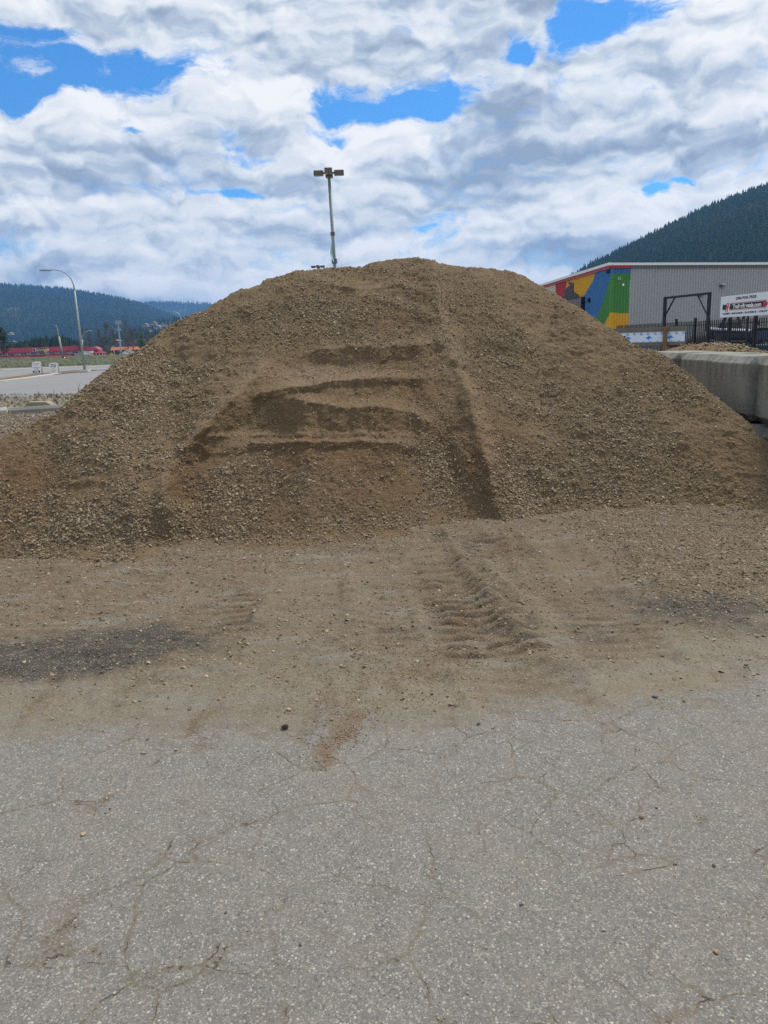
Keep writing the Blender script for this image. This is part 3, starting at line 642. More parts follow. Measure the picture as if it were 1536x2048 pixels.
lone_stone(578, 1418, 14, 'rounded orange tan stone on the dusty ground left of centre', (.30, .22, .14), 14)
lone_stone(412, 1352, 15, 'tan cobble at the lower edge of the dark damp patch', (.29, .235, .16), 15)
lone_stone(1160, 1349, 13, 'dark slate grey stone at the end of the spilled windrow', (.10, .105, .115), 16)
lone_stone(1310, 1391, 15, 'dark grey angular stone in the long rut at right', (.11, .115, .125), 17)
lone_stone(560, 1180, 15, 'big rounded cobble at the foot of the dug-out bay', (.22, .18, .12), 18)
# pine cone
p = gnd(570, 1458); pc = MB()
for k in range(11):
    for q in range(6):
        an = q*1.047+k*.6; rr = .013*math.sin(.35+2.5*k/11); x = -.02+k*.004
        pc.box((x, rr*math.cos(an), .014+rr*math.sin(an)), (.004, .009, .007), Euler((an, .5, 0)).to_matrix())
o = pc.build('pine_cone', mat('pine_cone', (.085, .050, .034), .85, .25, 80)); o.scale = (.72, .72, .6); o.location = (p[0], p[1], .004); tag(o, 'small dark red brown pine cone lying on dusty asphalt left of centre', 'pine cone')
# ================================================================== THE REST OF THE SETTING
# one sheet of ground out to the horizon (it dips under the finely modelled yard)
def ground_z(r, a):
    return -.14*(sstep(10.8, 9.5, r))-.02-3.0*sstep(230, 420, r)
ra = np.linspace(-math.pi, math.pi, 181); rd = np.concatenate([[.01], np.geomspace(2., 9.4, 6), np.linspace(9.7, 10.9, 5), np.geomspace(12, 30000, 60)])
A_, R_ = np.meshgrid(ra, rd, indexing='ij')
gm = bpy.data.materials.new('open_ground'); gm.use_nodes = True; t = NT(gm.node_tree); b = t.n['Principled BSDF']; co = t.new('ShaderNodeTexCoord').outputs['Object']
far = t.mr(t.v('LENGTH', co, out=1), 200, 500)
c = t.mix(t.noise(co, .35, 6, .65), (.13, .118, .095), (.20, .185, .155)); c = t.mix(t.mr(t.noise(co, 9., 4, .7), .4, .65), c, (.22, .21, .19))
c = t.mix(far, c, t.mix(t.noise(co, .02, 5, .6), (.055, .06, .035), (.10, .085, .055)))
t.put(b.inputs['Base Color'], c); b.inputs['Roughness'].default_value = .95
og = link('ground', grid_mesh('ground', np.stack([R_*np.sin(A_), R_*np.cos(A_), ground_z(R_, A_)], -1)), gm); og['kind'] = 'structure'

def sheet(name, pts, z, material, n=1):
    """flat sheet whose outline was surveyed from photo pixels on level ground"""
    V = [tuple(gnd(x, y, 0.)[:2])+(z,) for x, y in pts]; me = bpy.data.meshes.new(name); me.from_pydata(V, [], [tuple(range(len(V)))]); me.update()
    o = link(name, me, material); o['kind'] = 'structure'; return o
ASPH = mat('far_asphalt', (.19, .19, .195), .9, .14, .25, bump=.2); CONC = mat('pale_concrete', (.42, .41, .38), .85, .15, 1.2, bump=.2)
sheet('road', [(-700, 822), (-700, 750), (0, 737.5), (260, 728.5), (480, 722), (480, 770), (170, 791), (0, 797)], .004, ASPH)
sheet('dry_verge', [(-500, 850), (-500, 812), (0, 795.5), (170, 789.5), (360, 780), (330, 800), (120, 815), (0, 822)], .010, mat('dry_verge', (.17, .15, .115), .95, .3, 1.1, bump=.6))
sheet('crushed_stone_lot', [(-500, 1000), (-500, 846), (0, 824), (130, 818), (330, 806), (330, 880), (60, 985)], .006, mat('stone_dust', (.22, .235, .25), .95, .2, 5., bump=.5))
sheet('dirt_island', [(-300, 784), (-300, 768), (0, 757.5), (70, 748), (145, 741.5), (215, 739), (160, 744.5), (60, 754.5), (0, 762)], .035, mat('island_dirt', (.125, .085, .06), .95, .25, 1.2, bump=.5))
def kerb(pts, wd, h, name='kerb', m=CONC):
    P_ = [gnd(x, y) for x, y in pts]; mb = MB()
    for p, q in zip(P_[:-1], P_[1:]):
        dv = q-p; L = math.hypot(dv[0], dv[1]); mb.box(((p[0]+q[0])/2, (p[1]+q[1])/2, h/2), (L*.999, wd, h), Matrix.Rotation(math.atan2(dv[1], dv[0]), 3, 'Z'))
    o = mb.build(name, m); o['kind'] = 'structure'; return o
kerb([(-300, 786), (0, 763.3), (60, 756), (118, 747.5)], .5, .07)
kerb([(-300, 749), (0, 740.5), (80, 737), (172, 734), (280, 730)], 1.8, .05)
kerb([(180, 741.5), (215, 740.2)], .7, .10)

# low grassy bank beyond the road
bk_x = np.linspace(-700, 520, 160); rows = []
pA = np.array([gnd(x, 736.2-.0325*(x-0) if x > 0 else 736.2-.0325*x, 0)[:2] for x in bk_x])
for k, q in enumerate(np.linspace(0, 1, 40)):
    sc_ = 1+q*1.6; z = .30*sstep(0, .35, q)+.05*q
    rows.append(np.concatenate([pA*sc_, np.full((len(bk_x), 1), z)+.0], 1))
BK = np.stack(rows, 1); BK[..., 2] += .05*fbm(BK, .15, 3, 201)*sstep(0, .1, np.linspace(0, 1, 40))[None]
gmat = bpy.data.materials.new('bank_grass'); gmat.use_nodes = True; t = NT(gmat.node_tree); b = t.n['Principled BSDF']; co = t.new('ShaderNodeTexCoord').outputs['Object']
c = t.mix(t.mr(t.noise(co, .10, 5, .65), .35, .65), (.034, .052, .014), (.055, .066, .022)); c = t.mix(t.mr(t.noise(co, .6, 5, .7), .5, .72), c, (.11, .085, .045)); c = t.v('SCALE', c, scale=t.m('ADD', .6, t.m('MULTIPLY', t.noise(co, 3., 4, .7), .8)))
t.put(b.inputs['Base Color'], c); b.inputs['Roughness'].default_value = .9
o = link('grass_bank', grid_mesh('grass_bank', BK), gmat); o['kind'] = 'structure'
def tuft(seed):
    r = random.Random(seed); mb = MB()
    for k in range(9):
        a = r.uniform(0, 6.28); x, y = r.uniform(-.3, .3), r.uniform(-.3, .3); h = r.uniform(.5, 1.); l = r.uniform(.1, .45)
        mb.add([(x-.03*math.sin(a), y+.03*math.cos(a), 0), (x+.03*math.sin(a), y-.03*math.cos(a), 0), (x+l*math.cos(a), y+l*math.sin(a), h)], [(0, 1, 2)])
    me = bpy.data.meshes.new('tuft'); me.from_pydata(mb.v, [], mb.f); me.update(); return me
TUFTS = [tuft(k) for k in range(5)]
Q, N_, i_, j_ = sample_grid(BK, np.ones(BK.shape[:2])*(1/(1+np.arange(40)/6.))[None], 9000)
nq = len(Q); rz_ = np.stack([np.zeros(nq), np.zeros(nq), rng.uniform(0, 6.28, nq)], -1)
grass_m = stone_mat('grass_blades', [(0., (.03, .05, .012)), (.5, (.045, .062, .018)), (.8, (.075, .072, .028)), (1., (.12, .09, .05))])
o = scatter('bank_grass', Q, rng.uniform(.10, .30, nq), rng.integers(0, 5, nq), rng.uniform(0, 1, nq), TUFTS, grass_m, None, rz_)
vq = np.array([gnd(x, y) for x, y in zip(rng.uniform(-80, 330, 1500), rng.uniform(0, 1, 1500)**1.3*26+790)]); vq = vq-np.array([0, 0, 0]); vq[:, 2] = .01
keepv = vq[:, 1] < 40
vq = vq[keepv]; nv = len(vq)
dry_m = stone_mat('dry_grass_blades', [(0., (.16, .13, .085)), (1., (.28, .23, .15))])
scatter('dry_grass', vq, rng.uniform(.04, .15, nv), rng.integers(0, 5, nv), rng.uniform(0, 1, nv), TUFTS, dry_m, None, np.stack([np.zeros(nv), np.zeros(nv), rng.uniform(0, 6.28, nv)], -1))
# crushed grey stone on the lot at far left
cq = np.array([gnd(x, y, 0.) for x, y in zip(rng.uniform(-200, 200, 26000), rng.uniform(816, 940, 26000))])
cq = cq[(cq[:, 1] < 24.5)]; nc_ = len(cq); cq[:, 2] = .012+.02*rng.uniform(0, 1, nc_)
blue_m = stone_mat('crushed_stone', [(0., (.12, .13, .145)), (.4, (.25, .275, .30)), (.8, (.40, .42, .44)), (1., (.58, .59, .60))])
scatter('crushed_stone', cq, rng.uniform(.03, .085, nc_), rng.integers(0, len(STONES), nc_), rng.uniform(0, 1, nc_), STONES, blue_m)

# concrete parking beams at the edge of the crushed stone
BEAM = mat('weathered_beam', (.20, .195, .18), .9, .3, 3., bump=.5)
def beam(px0, py0, px1, py1, h, wd, label, m):
    p, q = gnd(px0, py0), gnd(px1, py1); dv = q-p; L = math.hypot(dv[0], dv[1]); e = empty('concrete_beam', ((p[0]+q[0])/2, (p[1]+q[1])/2, 0), math.atan2(dv[1], dv[0]), label, 'concrete beam', 'concrete beams beside the crushed stone')
    mb = MB(); pr = [(-wd/2, 0), (wd/2, 0), (wd/2, h*.6), (wd/2-.06, h), (-wd/2+.06, h), (-wd/2, h*.6)]
    mb.prism(pr, (-L/2, 0, 0), (0, 1, 0), (0, 0, 1), L); mb.build('beam_body', m, e)
    for s_ in (-.3, .3):
        hb = MB(); hb.tube([(s_*L, 0, h-.01), (s_*L, 0, h+.012)], .035, 10); hb.build('pin_hole_cap', mat('rust_steel', (.10, .055, .03), .8, .3, 20), e)
beam(22, 829, 160, 820.5, .20, .24, 'long dark concrete parking beam behind the grey crushed stone, left edge', BEAM)
beam(-140, 836, 15, 827.5, .19, .24, 'pale concrete parking beam cut off by the left edge of the photo', CONC)
# half-buried slab rising from the verge
p = gnd(85, 812); e = empty('concrete_slab', (p[0], p[1], 0), .1, 'tan broken concrete slab lying on the dry verge behind the long dark beam', 'concrete slab')
MB().prism([(-.45, 0), (.5, 0), (.28, .16), (-.3, .17)], (0, 0, 0), (1, 0, 0), (0, 0, 1), .5).build('slab', mat('tan_concrete', (.25, .22, .17), .9, .3, 5, bump=.4), e)
# dry weed stalks in front of the road
for px, py, ht, ln, lab in [(157, 792, 26, .25, 'tallest bare dark weed stalk at the very edge of the gravel pile'), (78, 792, 11, -.1, 'thin dry weed stalk on the verge under the two sandwich boards'), (108, 793, 13, .05, 'thin dry weed stalk on the verge, middle of three before the road'), (126, 792, 8, -.3, 'short leaning dry weed stalk closest to the pale twig')]:
    p = gnd(px, py); H = ht*p[1]/F; r = random.Random(px); mb = MB(); e = empty('weed_stalk', (p[0], p[1], 0), 0, lab, 'weed', 'dry weed stalks along the verge')
    pts = [(ln*H*q*q+.01*r.uniform(-1, 1), 0, H*q) for q in (0, .35, .7, 1)]; mb.tube(pts, [.012, .01, .008, .004], 5); mb.build('stem', mat('weed', (.07, .055, .04), .9), e)
    for k in range(5):
        q = r.uniform(.35, .95); a = r.uniform(0, 6.28); l = .12*H; x0 = ln*H*q*q
        MB().tube([(x0, 0, H*q), (x0+l*math.cos(a), l*math.sin(a), H*q+l*.9)], [.006, .002], 4).build('twig', mat('weed', (.07, .055, .04)), e)
p, q = gnd(126, 790.5), gnd(150, 789.5)
o = MB().tube([(p[0], p[1], .03), ((p[0]+q[0])/2, (p[1]+q[1])/2, .06), (q[0], q[1], .05)], [.02, .03, .02], 6).build('driftwood_stick', mat('pale_wood', (.42, .36, .24), .8)); tag(o, 'pale bleached stick lying at the edge of the road by the pile', 'stick')

# ------------------------------------------------------------------ mountains
def hill(name, sil, d0, d1, zb, x0, x1, drop, colA, colB, n=220, m=60, clear=None, patch=()):
    xs = np.linspace(x0, x1, n); ys = curve(sil)(xs)+drop; a, tt = az_t(xs, ys)
    d0a = np.interp(xs, *np.array(d0).T); d1a = np.interp(xs, *np.array(d1).T); zc_ = EYE-tt*d1a
    q = np.linspace(0, 1, m)[None]; dd = d0a[:, None]+(d1a-d0a)[:, None]*q; zz = zb+(zc_-zb)[:, None]*(q**.85)
    dd2 = d1a[:, None]*(1+.12*q[:, 1::4]); zz2 = zc_[:, None]*(1-q[:, 1::4]**1.3)+zb*q[:, 1::4]
    dd = np.concatenate([dd, dd2], 1); zz = np.concatenate([zz, zz2], 1); a2 = a[:, None]+0*dd
    V = np.stack([dd*np.sin(a2), dd*np.cos(a2), zz], -1)
    wq = np.concatenate([q*(1-q)*4, 0*q[:, 1::4]], 1)
    V[..., 2] += wq*(d1a.mean()*.012)*fbm(V, 6./d1a.mean(), 4, 211)
    mt = bpy.data.materials.new(name); mt.use_nodes = True; t = NT(mt.node_tree); b = t.n['Principled BSDF']; co = t.new('ShaderNodeTexCoord').outputs['Object']
    t.put(b.inputs['Base Color'], t.mix(t.noise(co, 18./d1a.mean(), 6, .6), colA, colB)); b.inputs['Roughness'].default_value = 1.; b.inputs['Specular IOR Level'].default_value = 0
    o = link(name, grid_mesh(name, V), mt); o['kind'] = 'structure'; return V[:, :m], V
def conifer(seed, tiers=5, n=7):
    r = random.Random(seed); mb = MB(); V = []; 
    for k in range(tiers):
        z0 = .06+.80*k/tiers; z1 = min(1., z0+.42-.12*k/tiers); rad = .20*(1-k/tiers)**.8+.02
        base = len(mb.v); ring = []
        for s_ in range(n):
            a = 6.283*s_/n+k*.5; rr = rad*r.uniform(.65, 1.25); ring.append((rr*math.cos(a), rr*math.sin(a), z0-r.uniform(0, .05)))
        mb.add(ring+[(0, 0, z1)], [(s_, (s_+1) % n, n) for s_ in range(n)])
    mb.tube([(0, 0, 0), (0, 0, .2)], [.02, .015], 4, False)
    me = bpy.data.meshes.new('conifer'); me.from_pydata(mb.v, [], mb.f); me.update(); return me
CONIF = [conifer(k) for k in range(7)]
def forest_mat(name, stops):
    m = bpy.data.materials.new(name); m.use_nodes = True; t = NT(m.node_tree); b = t.n['Principled BSDF']
    a = t.new('ShaderNodeAttribute', attribute_type='INSTANCER', attribute_name='tint'); t.put(b.inputs['Base Color'], t.ramp(a.outputs['Fac'], stops)); b.inputs['Roughness'].default_value = 1.; b.inputs['Specular IOR Level'].default_value = 0.
    return m
FOREST = forest_mat('conifer_needles', [(0., (.022, .038, .018)), (.5, (.038, .060, .020)), (.8, (.064, .080, .026)), (1., (.115, .105, .042))])
def wood(name, V, n, h0, h1, dens=None, seedt=0, bare=None):
    Q, N_, i, j = sample_grid(V, np.ones(V.shape[:2]) if dens is None else dens, n); k = len(Q)
    tint = np.clip(.42+.55*fbm(Q, 5./np.ptp(V[..., 1]), 4, 221+seedt)+rng.normal(0, .16, k), 0, 1)
    return scatter(name, Q, rng.uniform(h0, h1, k)*(.8+.4*rng.uniform(0, 1, k)), rng.integers(0, len(CONIF), k), tint, CONIF, FOREST, None, np.stack([rng.normal(0, .03, k), rng.normal(0, .03, k), rng.uniform(0, 6.28, k)], -1))
V1, _ = hill('wooded_hill', [(1040, 620), (1085, 588), (1145, 553), (1170, 536), (1230, 506), (1310, 466), (1400, 421), (1470, 393), (1536, 368), (1700, 335), (1900, 340), (2250, 380)], [(1000, 900), (2300, 900)], [(1000, 1500), (1536, 1800), (2300, 2100)], -3, 1030, 2250, 9, (.020, .030, .018), (.045, .050, .028))
wood('hillside_forest', V1, 34000, 11, 17, None, 1)
V2, _ = hill('far_mountain', [(-700, 640), (-300, 590), (-100, 563), (0, 570), (70, 574), (130, 579), (190, 589), (240, 598), (280, 609), (330, 628), (400, 652), (520, 690)], [(-700, 2600), (520, 2600)], [(-700, 4400), (520, 4400)], -3, -700, 520, 4, (.035, .045, .028), (.07, .065, .04))
px2, py2 = to_pix(V2)
d2 = np.clip(1-1.2*ell(px2, py2, 25, 622, 30, 9)-.5*ell(px2, py2, 150, 580, 40, 3), .02, 1)
wood('mountain_forest', V2, 34000, 17, 27, d2, 2)
V3, _ = hill('distant_ridge', [(150, 640), (240, 612), (280, 608), (330, 605), (430, 607), (600, 612), (900, 630), (1100, 640)], [(150, 5500), (1100, 5500)], [(150, 7000), (1100, 7000)], -3, 150, 1100, 2, (.04, .05, .03), (.08, .072, .045))
px3, py3 = to_pix(V3)
wood('ridge_forest', V3, 14000, 22, 32, np.clip(1-1.3*ell(px3, py3, 365, 624, 9, 5), .02, 1), 3)
# dark conifer wood on the valley floor, far left
wx = rng.uniform(-120, 175, 900); wd_ = rng.uniform(640, 840, 900); wp_ = np.array([at(x, 700, d_) for x, d_ in zip(wx, wd_)]); wp_[:, 2] = -3
hh_ = np.interp(wx, [-120, 0, 20, 60, 100, 130, 160, 175], [18, 14, 11, 17, 19, 18, 14, 12])*rng.uniform(.75, 1.1, 900)
scatter('valley_wood', wp_, hh_, rng.integers(0, 7, 900), np.clip(rng.normal(.3, .2, 900), 0, 1), CONIF, FOREST, None, np.stack([np.zeros(900), np.zeros(900), rng.uniform(0, 6.28, 900)], -1))
# grey brown brush along the valley floor
def bush(seed):
    r = random.Random(seed); mb = MB()
    for k in range(60):
        v = Vector((r.gauss(0, .35), r.gauss(0, .35), abs(r.gauss(.35, .3)))); a = r.uniform(0, 6.28); l = r.uniform(.12, .35); s_ = r.uniform(.012, .03)
        e_ = Vector((.4*math.cos(a), .4*math.sin(a), 1)).normalized()*l; sd_ = Vector((-math.sin(a), math.cos(a), 0))*s_
        mb.add([v-sd_, v+sd_, v+e_], [(0, 1, 2)])
    me = bpy.data.meshes.new('brush'); me.from_pydata(mb.v, [], mb.f); me.update(); return me
BUSH = [bush(k) for k in range(5)]
BRUSH = forest_mat('bare_brush_twigs', [(0., (.06, .05, .04)), (.5, (.10, .085, .055)), (.85, (.12, .115, .06)), (1., (.10, .12, .05))])
nb_ = 1400; bx = rng.uniform(-150, 420, nb_); bd_ = rng.uniform(600, 720, nb_); bp_ = np.array([at(x, 700, d_) for x, d_ in zip(bx, bd_)]); bp_[:, 2] = -3
scatter('valley_brush', bp_, rng.uniform(4, 9, nb_), rng.integers(0, 5, nb_), rng.uniform(0, 1, nb_), BUSH, BRUSH, None, np.stack([np.zeros(nb_), np.zeros(nb_), rng.uniform(0, 6.28, nb_)], -1))

# bare trees beyond the red building, each with trunk, limbs and a haze of twigs
def bare_tree(px, pytop, D, spread, seed, label, twig_col, leafy=0.):
    p = at(px, 710, D); H = zat(px, pytop, D)+3; r = random.Random(seed)
    e = empty('bare_tree' if leafy < .5 else 'budding_tree', (p[0], p[1], -3), 0, label, 'tree', 'trees behind the far shops')
    bark = mat('bark', (.15, .125, .10), .9, .3, 3.)
    tr = MB(); lean = r.uniform(-.04, .04); tr.tube([(lean*H*q, 0, H*q) for q in (0, .3, .6, .95)], [.018*H, .014*H, .009*H, .002*H], 7); tr.build('trunk', bark, e)
    lm = MB(); tips = []
    for k in range(26):
        q = r.uniform(.22, .9); a = r.uniform(0, 6.28); L = spread*H*(1.05-q)*r.uniform(.6, 1.1); b0 = Vector((lean*H*q, 0, H*q))
        b1 = b0+Vector((math.cos(a)*L*.5, math.sin(a)*L*.5, L*.45)); b2 = b1+Vector((math.cos(a)*L*.45, math.sin(a)*L*.45, L*r.uniform(.45, .8)))
        lm.tube([b0, b1, b2], [.006*H*(1.1-q), .004*H*(1.1-q), .001*H], 5); tips += [(b0.lerp(b1, r.random())) for _ in range(2)]+[b1.lerp(b2, r.random()) for _ in range(4)]+[b2]
    lm.build('limb', bark, e)
    cw = MB()
    for tpt in tips:
        for _ in range(9):
            d_ = Vector((r.gauss(0, 1), r.gauss(0, 1), r.gauss(.6, .8))).normalized(); l = H*r.uniform(.03, .10); s_ = Vector((r.gauss(0, 1), r.gauss(0, 1), r.gauss(0, 1))).cross(d_).normalized()*H*.0016*(1+4*leafy)
            o_ = tpt+Vector((r.gauss(0, 1), r.gauss(0, 1), r.gauss(0, 1)))*H*.03
            cw.add([o_-s_, o_+s_, o_+d_*l], [(0, 1, 2)])
    cw.build('crown', mat('twigs_'+twig_col[0], twig_col[1], .9, .3, .5), e)
br = ('brown', (.115, .082, .058)); gy = ('grey', (.10, .085, .07)); gr = ('green', (.10, .125, .045)); dk = ('dark', (.055, .075, .038))
for a_ in [(8, 648, 420, .30, 1, 'olive budding tree at the far left edge above the red shop roof', dk, 1.), (-30, 655, 430, .3, 21, 'olive budding tree just outside the left edge', dk, 1.),
           (166, 648, 600, .26, 2, 'tall pale grey bare tree directly behind the big street lamp', gy, 0.), (184, 655, 590, .24, 3, 'bare grey tree just right of the big street lamp', gy, 0.),
           (204, 650, 560, .26, 4, 'bare reddish brown tree above the pink barrel roof', br, 0.), (217, 641, 560, .30, 5, 'tallest bare reddish brown tree between street lamp and cell tower', br, 0.),
           (229, 655, 580, .24, 6, 'bare brown tree immediately left of the cell tower', br, 0.), (258, 640, 560, .28, 7, 'broad bare dark grey tree immediately right of the cell tower', gy, 0.),
           (268, 648, 540, .28, 8, 'bare purple grey tree right of the cell tower, above the orange roof', br, 0.), (285, 664, 520, .28, 9, 'small light green budding tree above the orange roof', gr, .7),
           (300, 655, 560, .25, 10, 'bare grey tree at the slope of the pile under the hillside houses', gy, 0.), (318, 662, 560, .28, 11, 'rightmost bare grey tree seen over the slope of the pile', gy, 0.)]:
    bare_tree(*a_)

# ------------------------------------------------------------------ buildings far left
def frame_at(px0, px1, py, D0, D1=None):
    """local frame of a facade: origin at its left end on the ground, x along it, -y towards the viewer"""
    p, q = at(px0, py, D0), at(px1, py, D1 or D0); dv = q-p; return p, math.atan2(dv[1], dv[0]), math.hypot(dv[0], dv[1])
RED = mat('red_metal', (.22, .014, .024), .6, .10, .3); PINK = mat('pink_metal', (.34, .07, .11), .6, .08, .3); WALLW = mat('cream_wall', (.46, .43, .38), .85, .1, .4); DARKG = mat('dark_glass', (.02, .022, .028), .25, .1, 1.); WHITE = mat('white_paint', (.78, .78, .76), .6, .05, .5); GREYW = mat('grey_cladding', (.27, .285, .31), .7, .06, .3); BLACK = mat('black_paint', (.012, .012, .014), .5, .1, 3.); ORANGE = mat('orange_metal', (.55, .16, .08), .6, .08, .3); STEEL = mat('galvanised_steel', (.30, .335, .34), .55, .10, 2., metal=.35)
D = 600.
p, rz, L = frame_at(-330, 164, 716, D); e = empty('shopping_arcade', (p[0], p[1], -3), rz, 'long low shop building with red metal roof and a red awning, far left', 'building')
zt = lambda y, x=80, d=D: zat(x, y, d)+3
z_top, z_fb, z_win0, z_win1, z_aw1, z_aw0 = zt(694.5), zt(704), zt(705.3), zt(708.4), zt(709.4), zt(714.2)
MB().box((L/2, 9, z_fb/2), (L, 17.6, z_fb)).build('wall', WALLW, e)
rf = MB().prism([(-1.2, z_fb), (-1.1, z_fb+.25), (1.6, z_top), (12, z_top+.1), (19, z_fb)], (0, 0, 0), (0, 1, 0), (0, 0, 1), L).build('roof', RED, e)
MB().prism([(-4.6, z_aw0), (-4.5, z_aw0+.35), (-.01, z_aw1), (-.01, z_aw0)], (0, 0, 0), (0, 1, 0), (0, 0, 1), L-6).build('awning', mat('dark_red_metal', (.24, .016, .03), .6, .1, .3), e)
MB().box((L/2-3, -4.75, z_aw0-.1), (L-6, .12, .4)).build('gutter', WHITE, e)
xs_ = lambda px: (px+330)/494*L
for k in range(24):
    MB().box((xs_(-320+k*20.5), -4.4, (z_aw0-.3)/2), (.3, .3, z_aw0-.3)).build('awning_post', WHITE, e)
for a_, b_ in [(16, 29), (42, 55), (62, 75), (79, 92), (99, 112), (119, 132), (145, 158), (-10, 6), (-40, -26), (-70, -56)]:
    f_ = MB().box((xs_((a_+b_)/2), -.06, (z_win0+z_win1)/2), (xs_(b_)-xs_(a_), .12, z_win0-z_win1)).build('window', WHITE, e)
    for q in range(2): MB().box((xs_(a_+(b_-a_)*(.27+.46*q)), -.14, (z_win0+z_win1)/2), ((xs_(b_)-xs_(a_))*.42, .05, (z_win0-z_win1)*.8)).build('pane', DARKG, f_)
sx0, sx1 = xs_(68.5), xs_(100); sgz0, sgz1 = zt(703.3), zt(696.3); sg = MB().box(((sx0+sx1)/2, -1.45, (sgz0+sgz1)/2), (sx1-sx0, .5, sgz1-sgz0)).build('shop_sign', mat('pale_pink_frame', (.5, .42, .42), .6), e)
MB().box(((sx0+sx1)/2+1.2, -1.75, (sgz0+sgz1)/2), ((sx1-sx0)-3.6, .1, (sgz1-sgz0)*.84)).build('sign_face', BLACK, sg)
Mx = lambda o_: Matrix.Translation(o_) @ Matrix.Rotation(R(90), 4, 'X')
make_text('sign_lettering', "Chesterfield's", 2.1, WHITE, sg, Mx(((sx0+sx1)/2+1.0, -1.83, (sgz0+sgz1)/2)), .02, 1.0, .02)
cm = MB().tube([(sx0+1.3, -1.72, (sgz0+sgz1)/2), (sx0+1.3, -1.85, (sgz0+sgz1)/2)], 1.05, 20).build('sign_emblem', mat('sign_red', (.45, .05, .06), .5), sg)
for px, w_, h_ in [(42, 1.6, 1.6), (104, 1.6, 1.8)]: MB().box((xs_(px), 4, z_top+h_/2), (w_, 1.6, h_), None, .08).box((xs_(px)-.9, 4, z_top+.35), (2.6, 1.2, .7)).build('roof_vent', BLACK, e)
MB().box((xs_(66), 5, z_top+.8), (5.6, .3, 1.7)).build('roof_sign', BLACK, e); 
# building with a pink barrel roof and a red hipped porch
p, rz, L = frame_at(168, 204, 716, 520); D = 520
e = empty('porch_shop', (p[0], p[1], -3), rz, 'white shop with pink barrel roof and red porch roof beside the long red building', 'building')
z = lambda y, x=190: zat(x, y, 520)+3
MB().box((3.0, 4, z(702)/2), (6.0, 8, z(702))).build('wall', WHITE, e); MB().box((9.0, 6, z(706)/2), (6.0, 4, z(706))).build('shop_front', mat('shade_wall', (.16, .13, .11), .8), e)
br_ = [(4.6+4.4*math.cos(a), z(701)+(z(693)-z(701))*max(math.sin(a), 0)) for a in np.linspace(0, math.pi, 14)]
MB().prism(br_, (0, 11, 0), (1, 0, 0), (0, 0, 1), 8).build('barrel_roof', PINK, e)
MB().add([(.4, -.6, z(700.5)), (4.6, -.6, z(706.5)), (13.6, -.6, z(707)), (9.2, 5, z(700.3)), (.4, 5, z(700.3)), (4.6, 5, z(706)), (13.6, 5, z(706.5))], [(0, 1, 2, 3, 4), (0, 4, 5, 1), (1, 5, 6, 2), (2, 6, 3), (4, 3, 6, 5)]).build('porch_roof', RED, e)
for k in range(4): MB().box((6.3+k*2.1, -.3, z(707.3)/2), (.45, .45, z(707.3))).build('porch_post', WHITE, e)
MB().box((-.0+2.2, -.1, z(711)), (3.0, .25, 1.2)).build('window', DARKG, e)
p, rz, L = frame_at(196, 300, 716, 640); e = empty('grey_warehouse', (p[0], p[1], -3), rz, 'plain grey metal warehouse between the pink roof and the orange roof', 'building')
zg = zat(230, 693.6, 640)+3; MB().box((L/2, 12, zg/2), (L, 24, zg)).build('wall', GREYW, e); MB().box((L/2, 12, zg+.15), (L+.6, 24.6, .3)).build('roof', mat('grey_trim', (.40, .42, .44), .6), e); MB().box((L*.48, -.1, zg/2-1), (4, .2, zg-3)).build('loading_door', mat('door_grey', (.20, .21, .235), .7), e)
p, rz, L = frame_at(224, 330, 716, 560); e = empty('orange_roof_store', (p[0], p[1], -3), rz, 'long store with orange red metal roof fascia half hidden by the pile', 'building')
z = lambda y, x=260: zat(x, y, 560)+3
MB().box((L/2, 7, z(700)/2), (L-3, 12, z(700))).build('wall', mat('brown_wall', (.13, .11, .10), .8), e)
MB().prism([(-1.5, z(699.4)), (-1.3, z(699)), (1.5, z(693.6)), (12, z(693.6)), (14, z(699.4))], (0, 0, 0), (0, 1, 0), (0, 0, 1), L).build('roof', ORANGE, e)
for k in range(7): MB().box((L*.14+k*3.6, .92, z(701.6)), (2.0, .1, 1.1)).build('window', mat('bright_pane', (.5, .55, .6), .2), e)
p, rz, L = frame_at(232, 268, 716, 500); e = empty('gable_shed', (p[0], p[1], -3), rz, 'white gabled shed with pale blue lower wall in front of the orange roof', 'building')
z = lambda y, x=250: zat(x, y, 500)+3
MB().prism([(0, 0), (L, 0), (L, z(711)), (L*.56, z(700.6)), (0, z(711))], (0, 10, 0), (1, 0, 0), (0, 0, 1), 10).build('gable_wall', WHITE, e)
MB().prism([(-.5, z(711.6)), (L*.56, z(700.2)), (L+.5, z(711.6)), (L+.5, z(711)), (L*.56, z(699.4)), (-.5, z(711))], (0, 10.6, 0), (1, 0, 0), (0, 0, 1), 11.4).build('roof', mat('slate_roof', (.10, .11, .10), .8), e)
MB().box((L*.52, -.08, z(713.5)), (L*.9, .12, 2.0)).build('lower_wall', mat('pale_blue', (.38, .55, .70), .6), e)
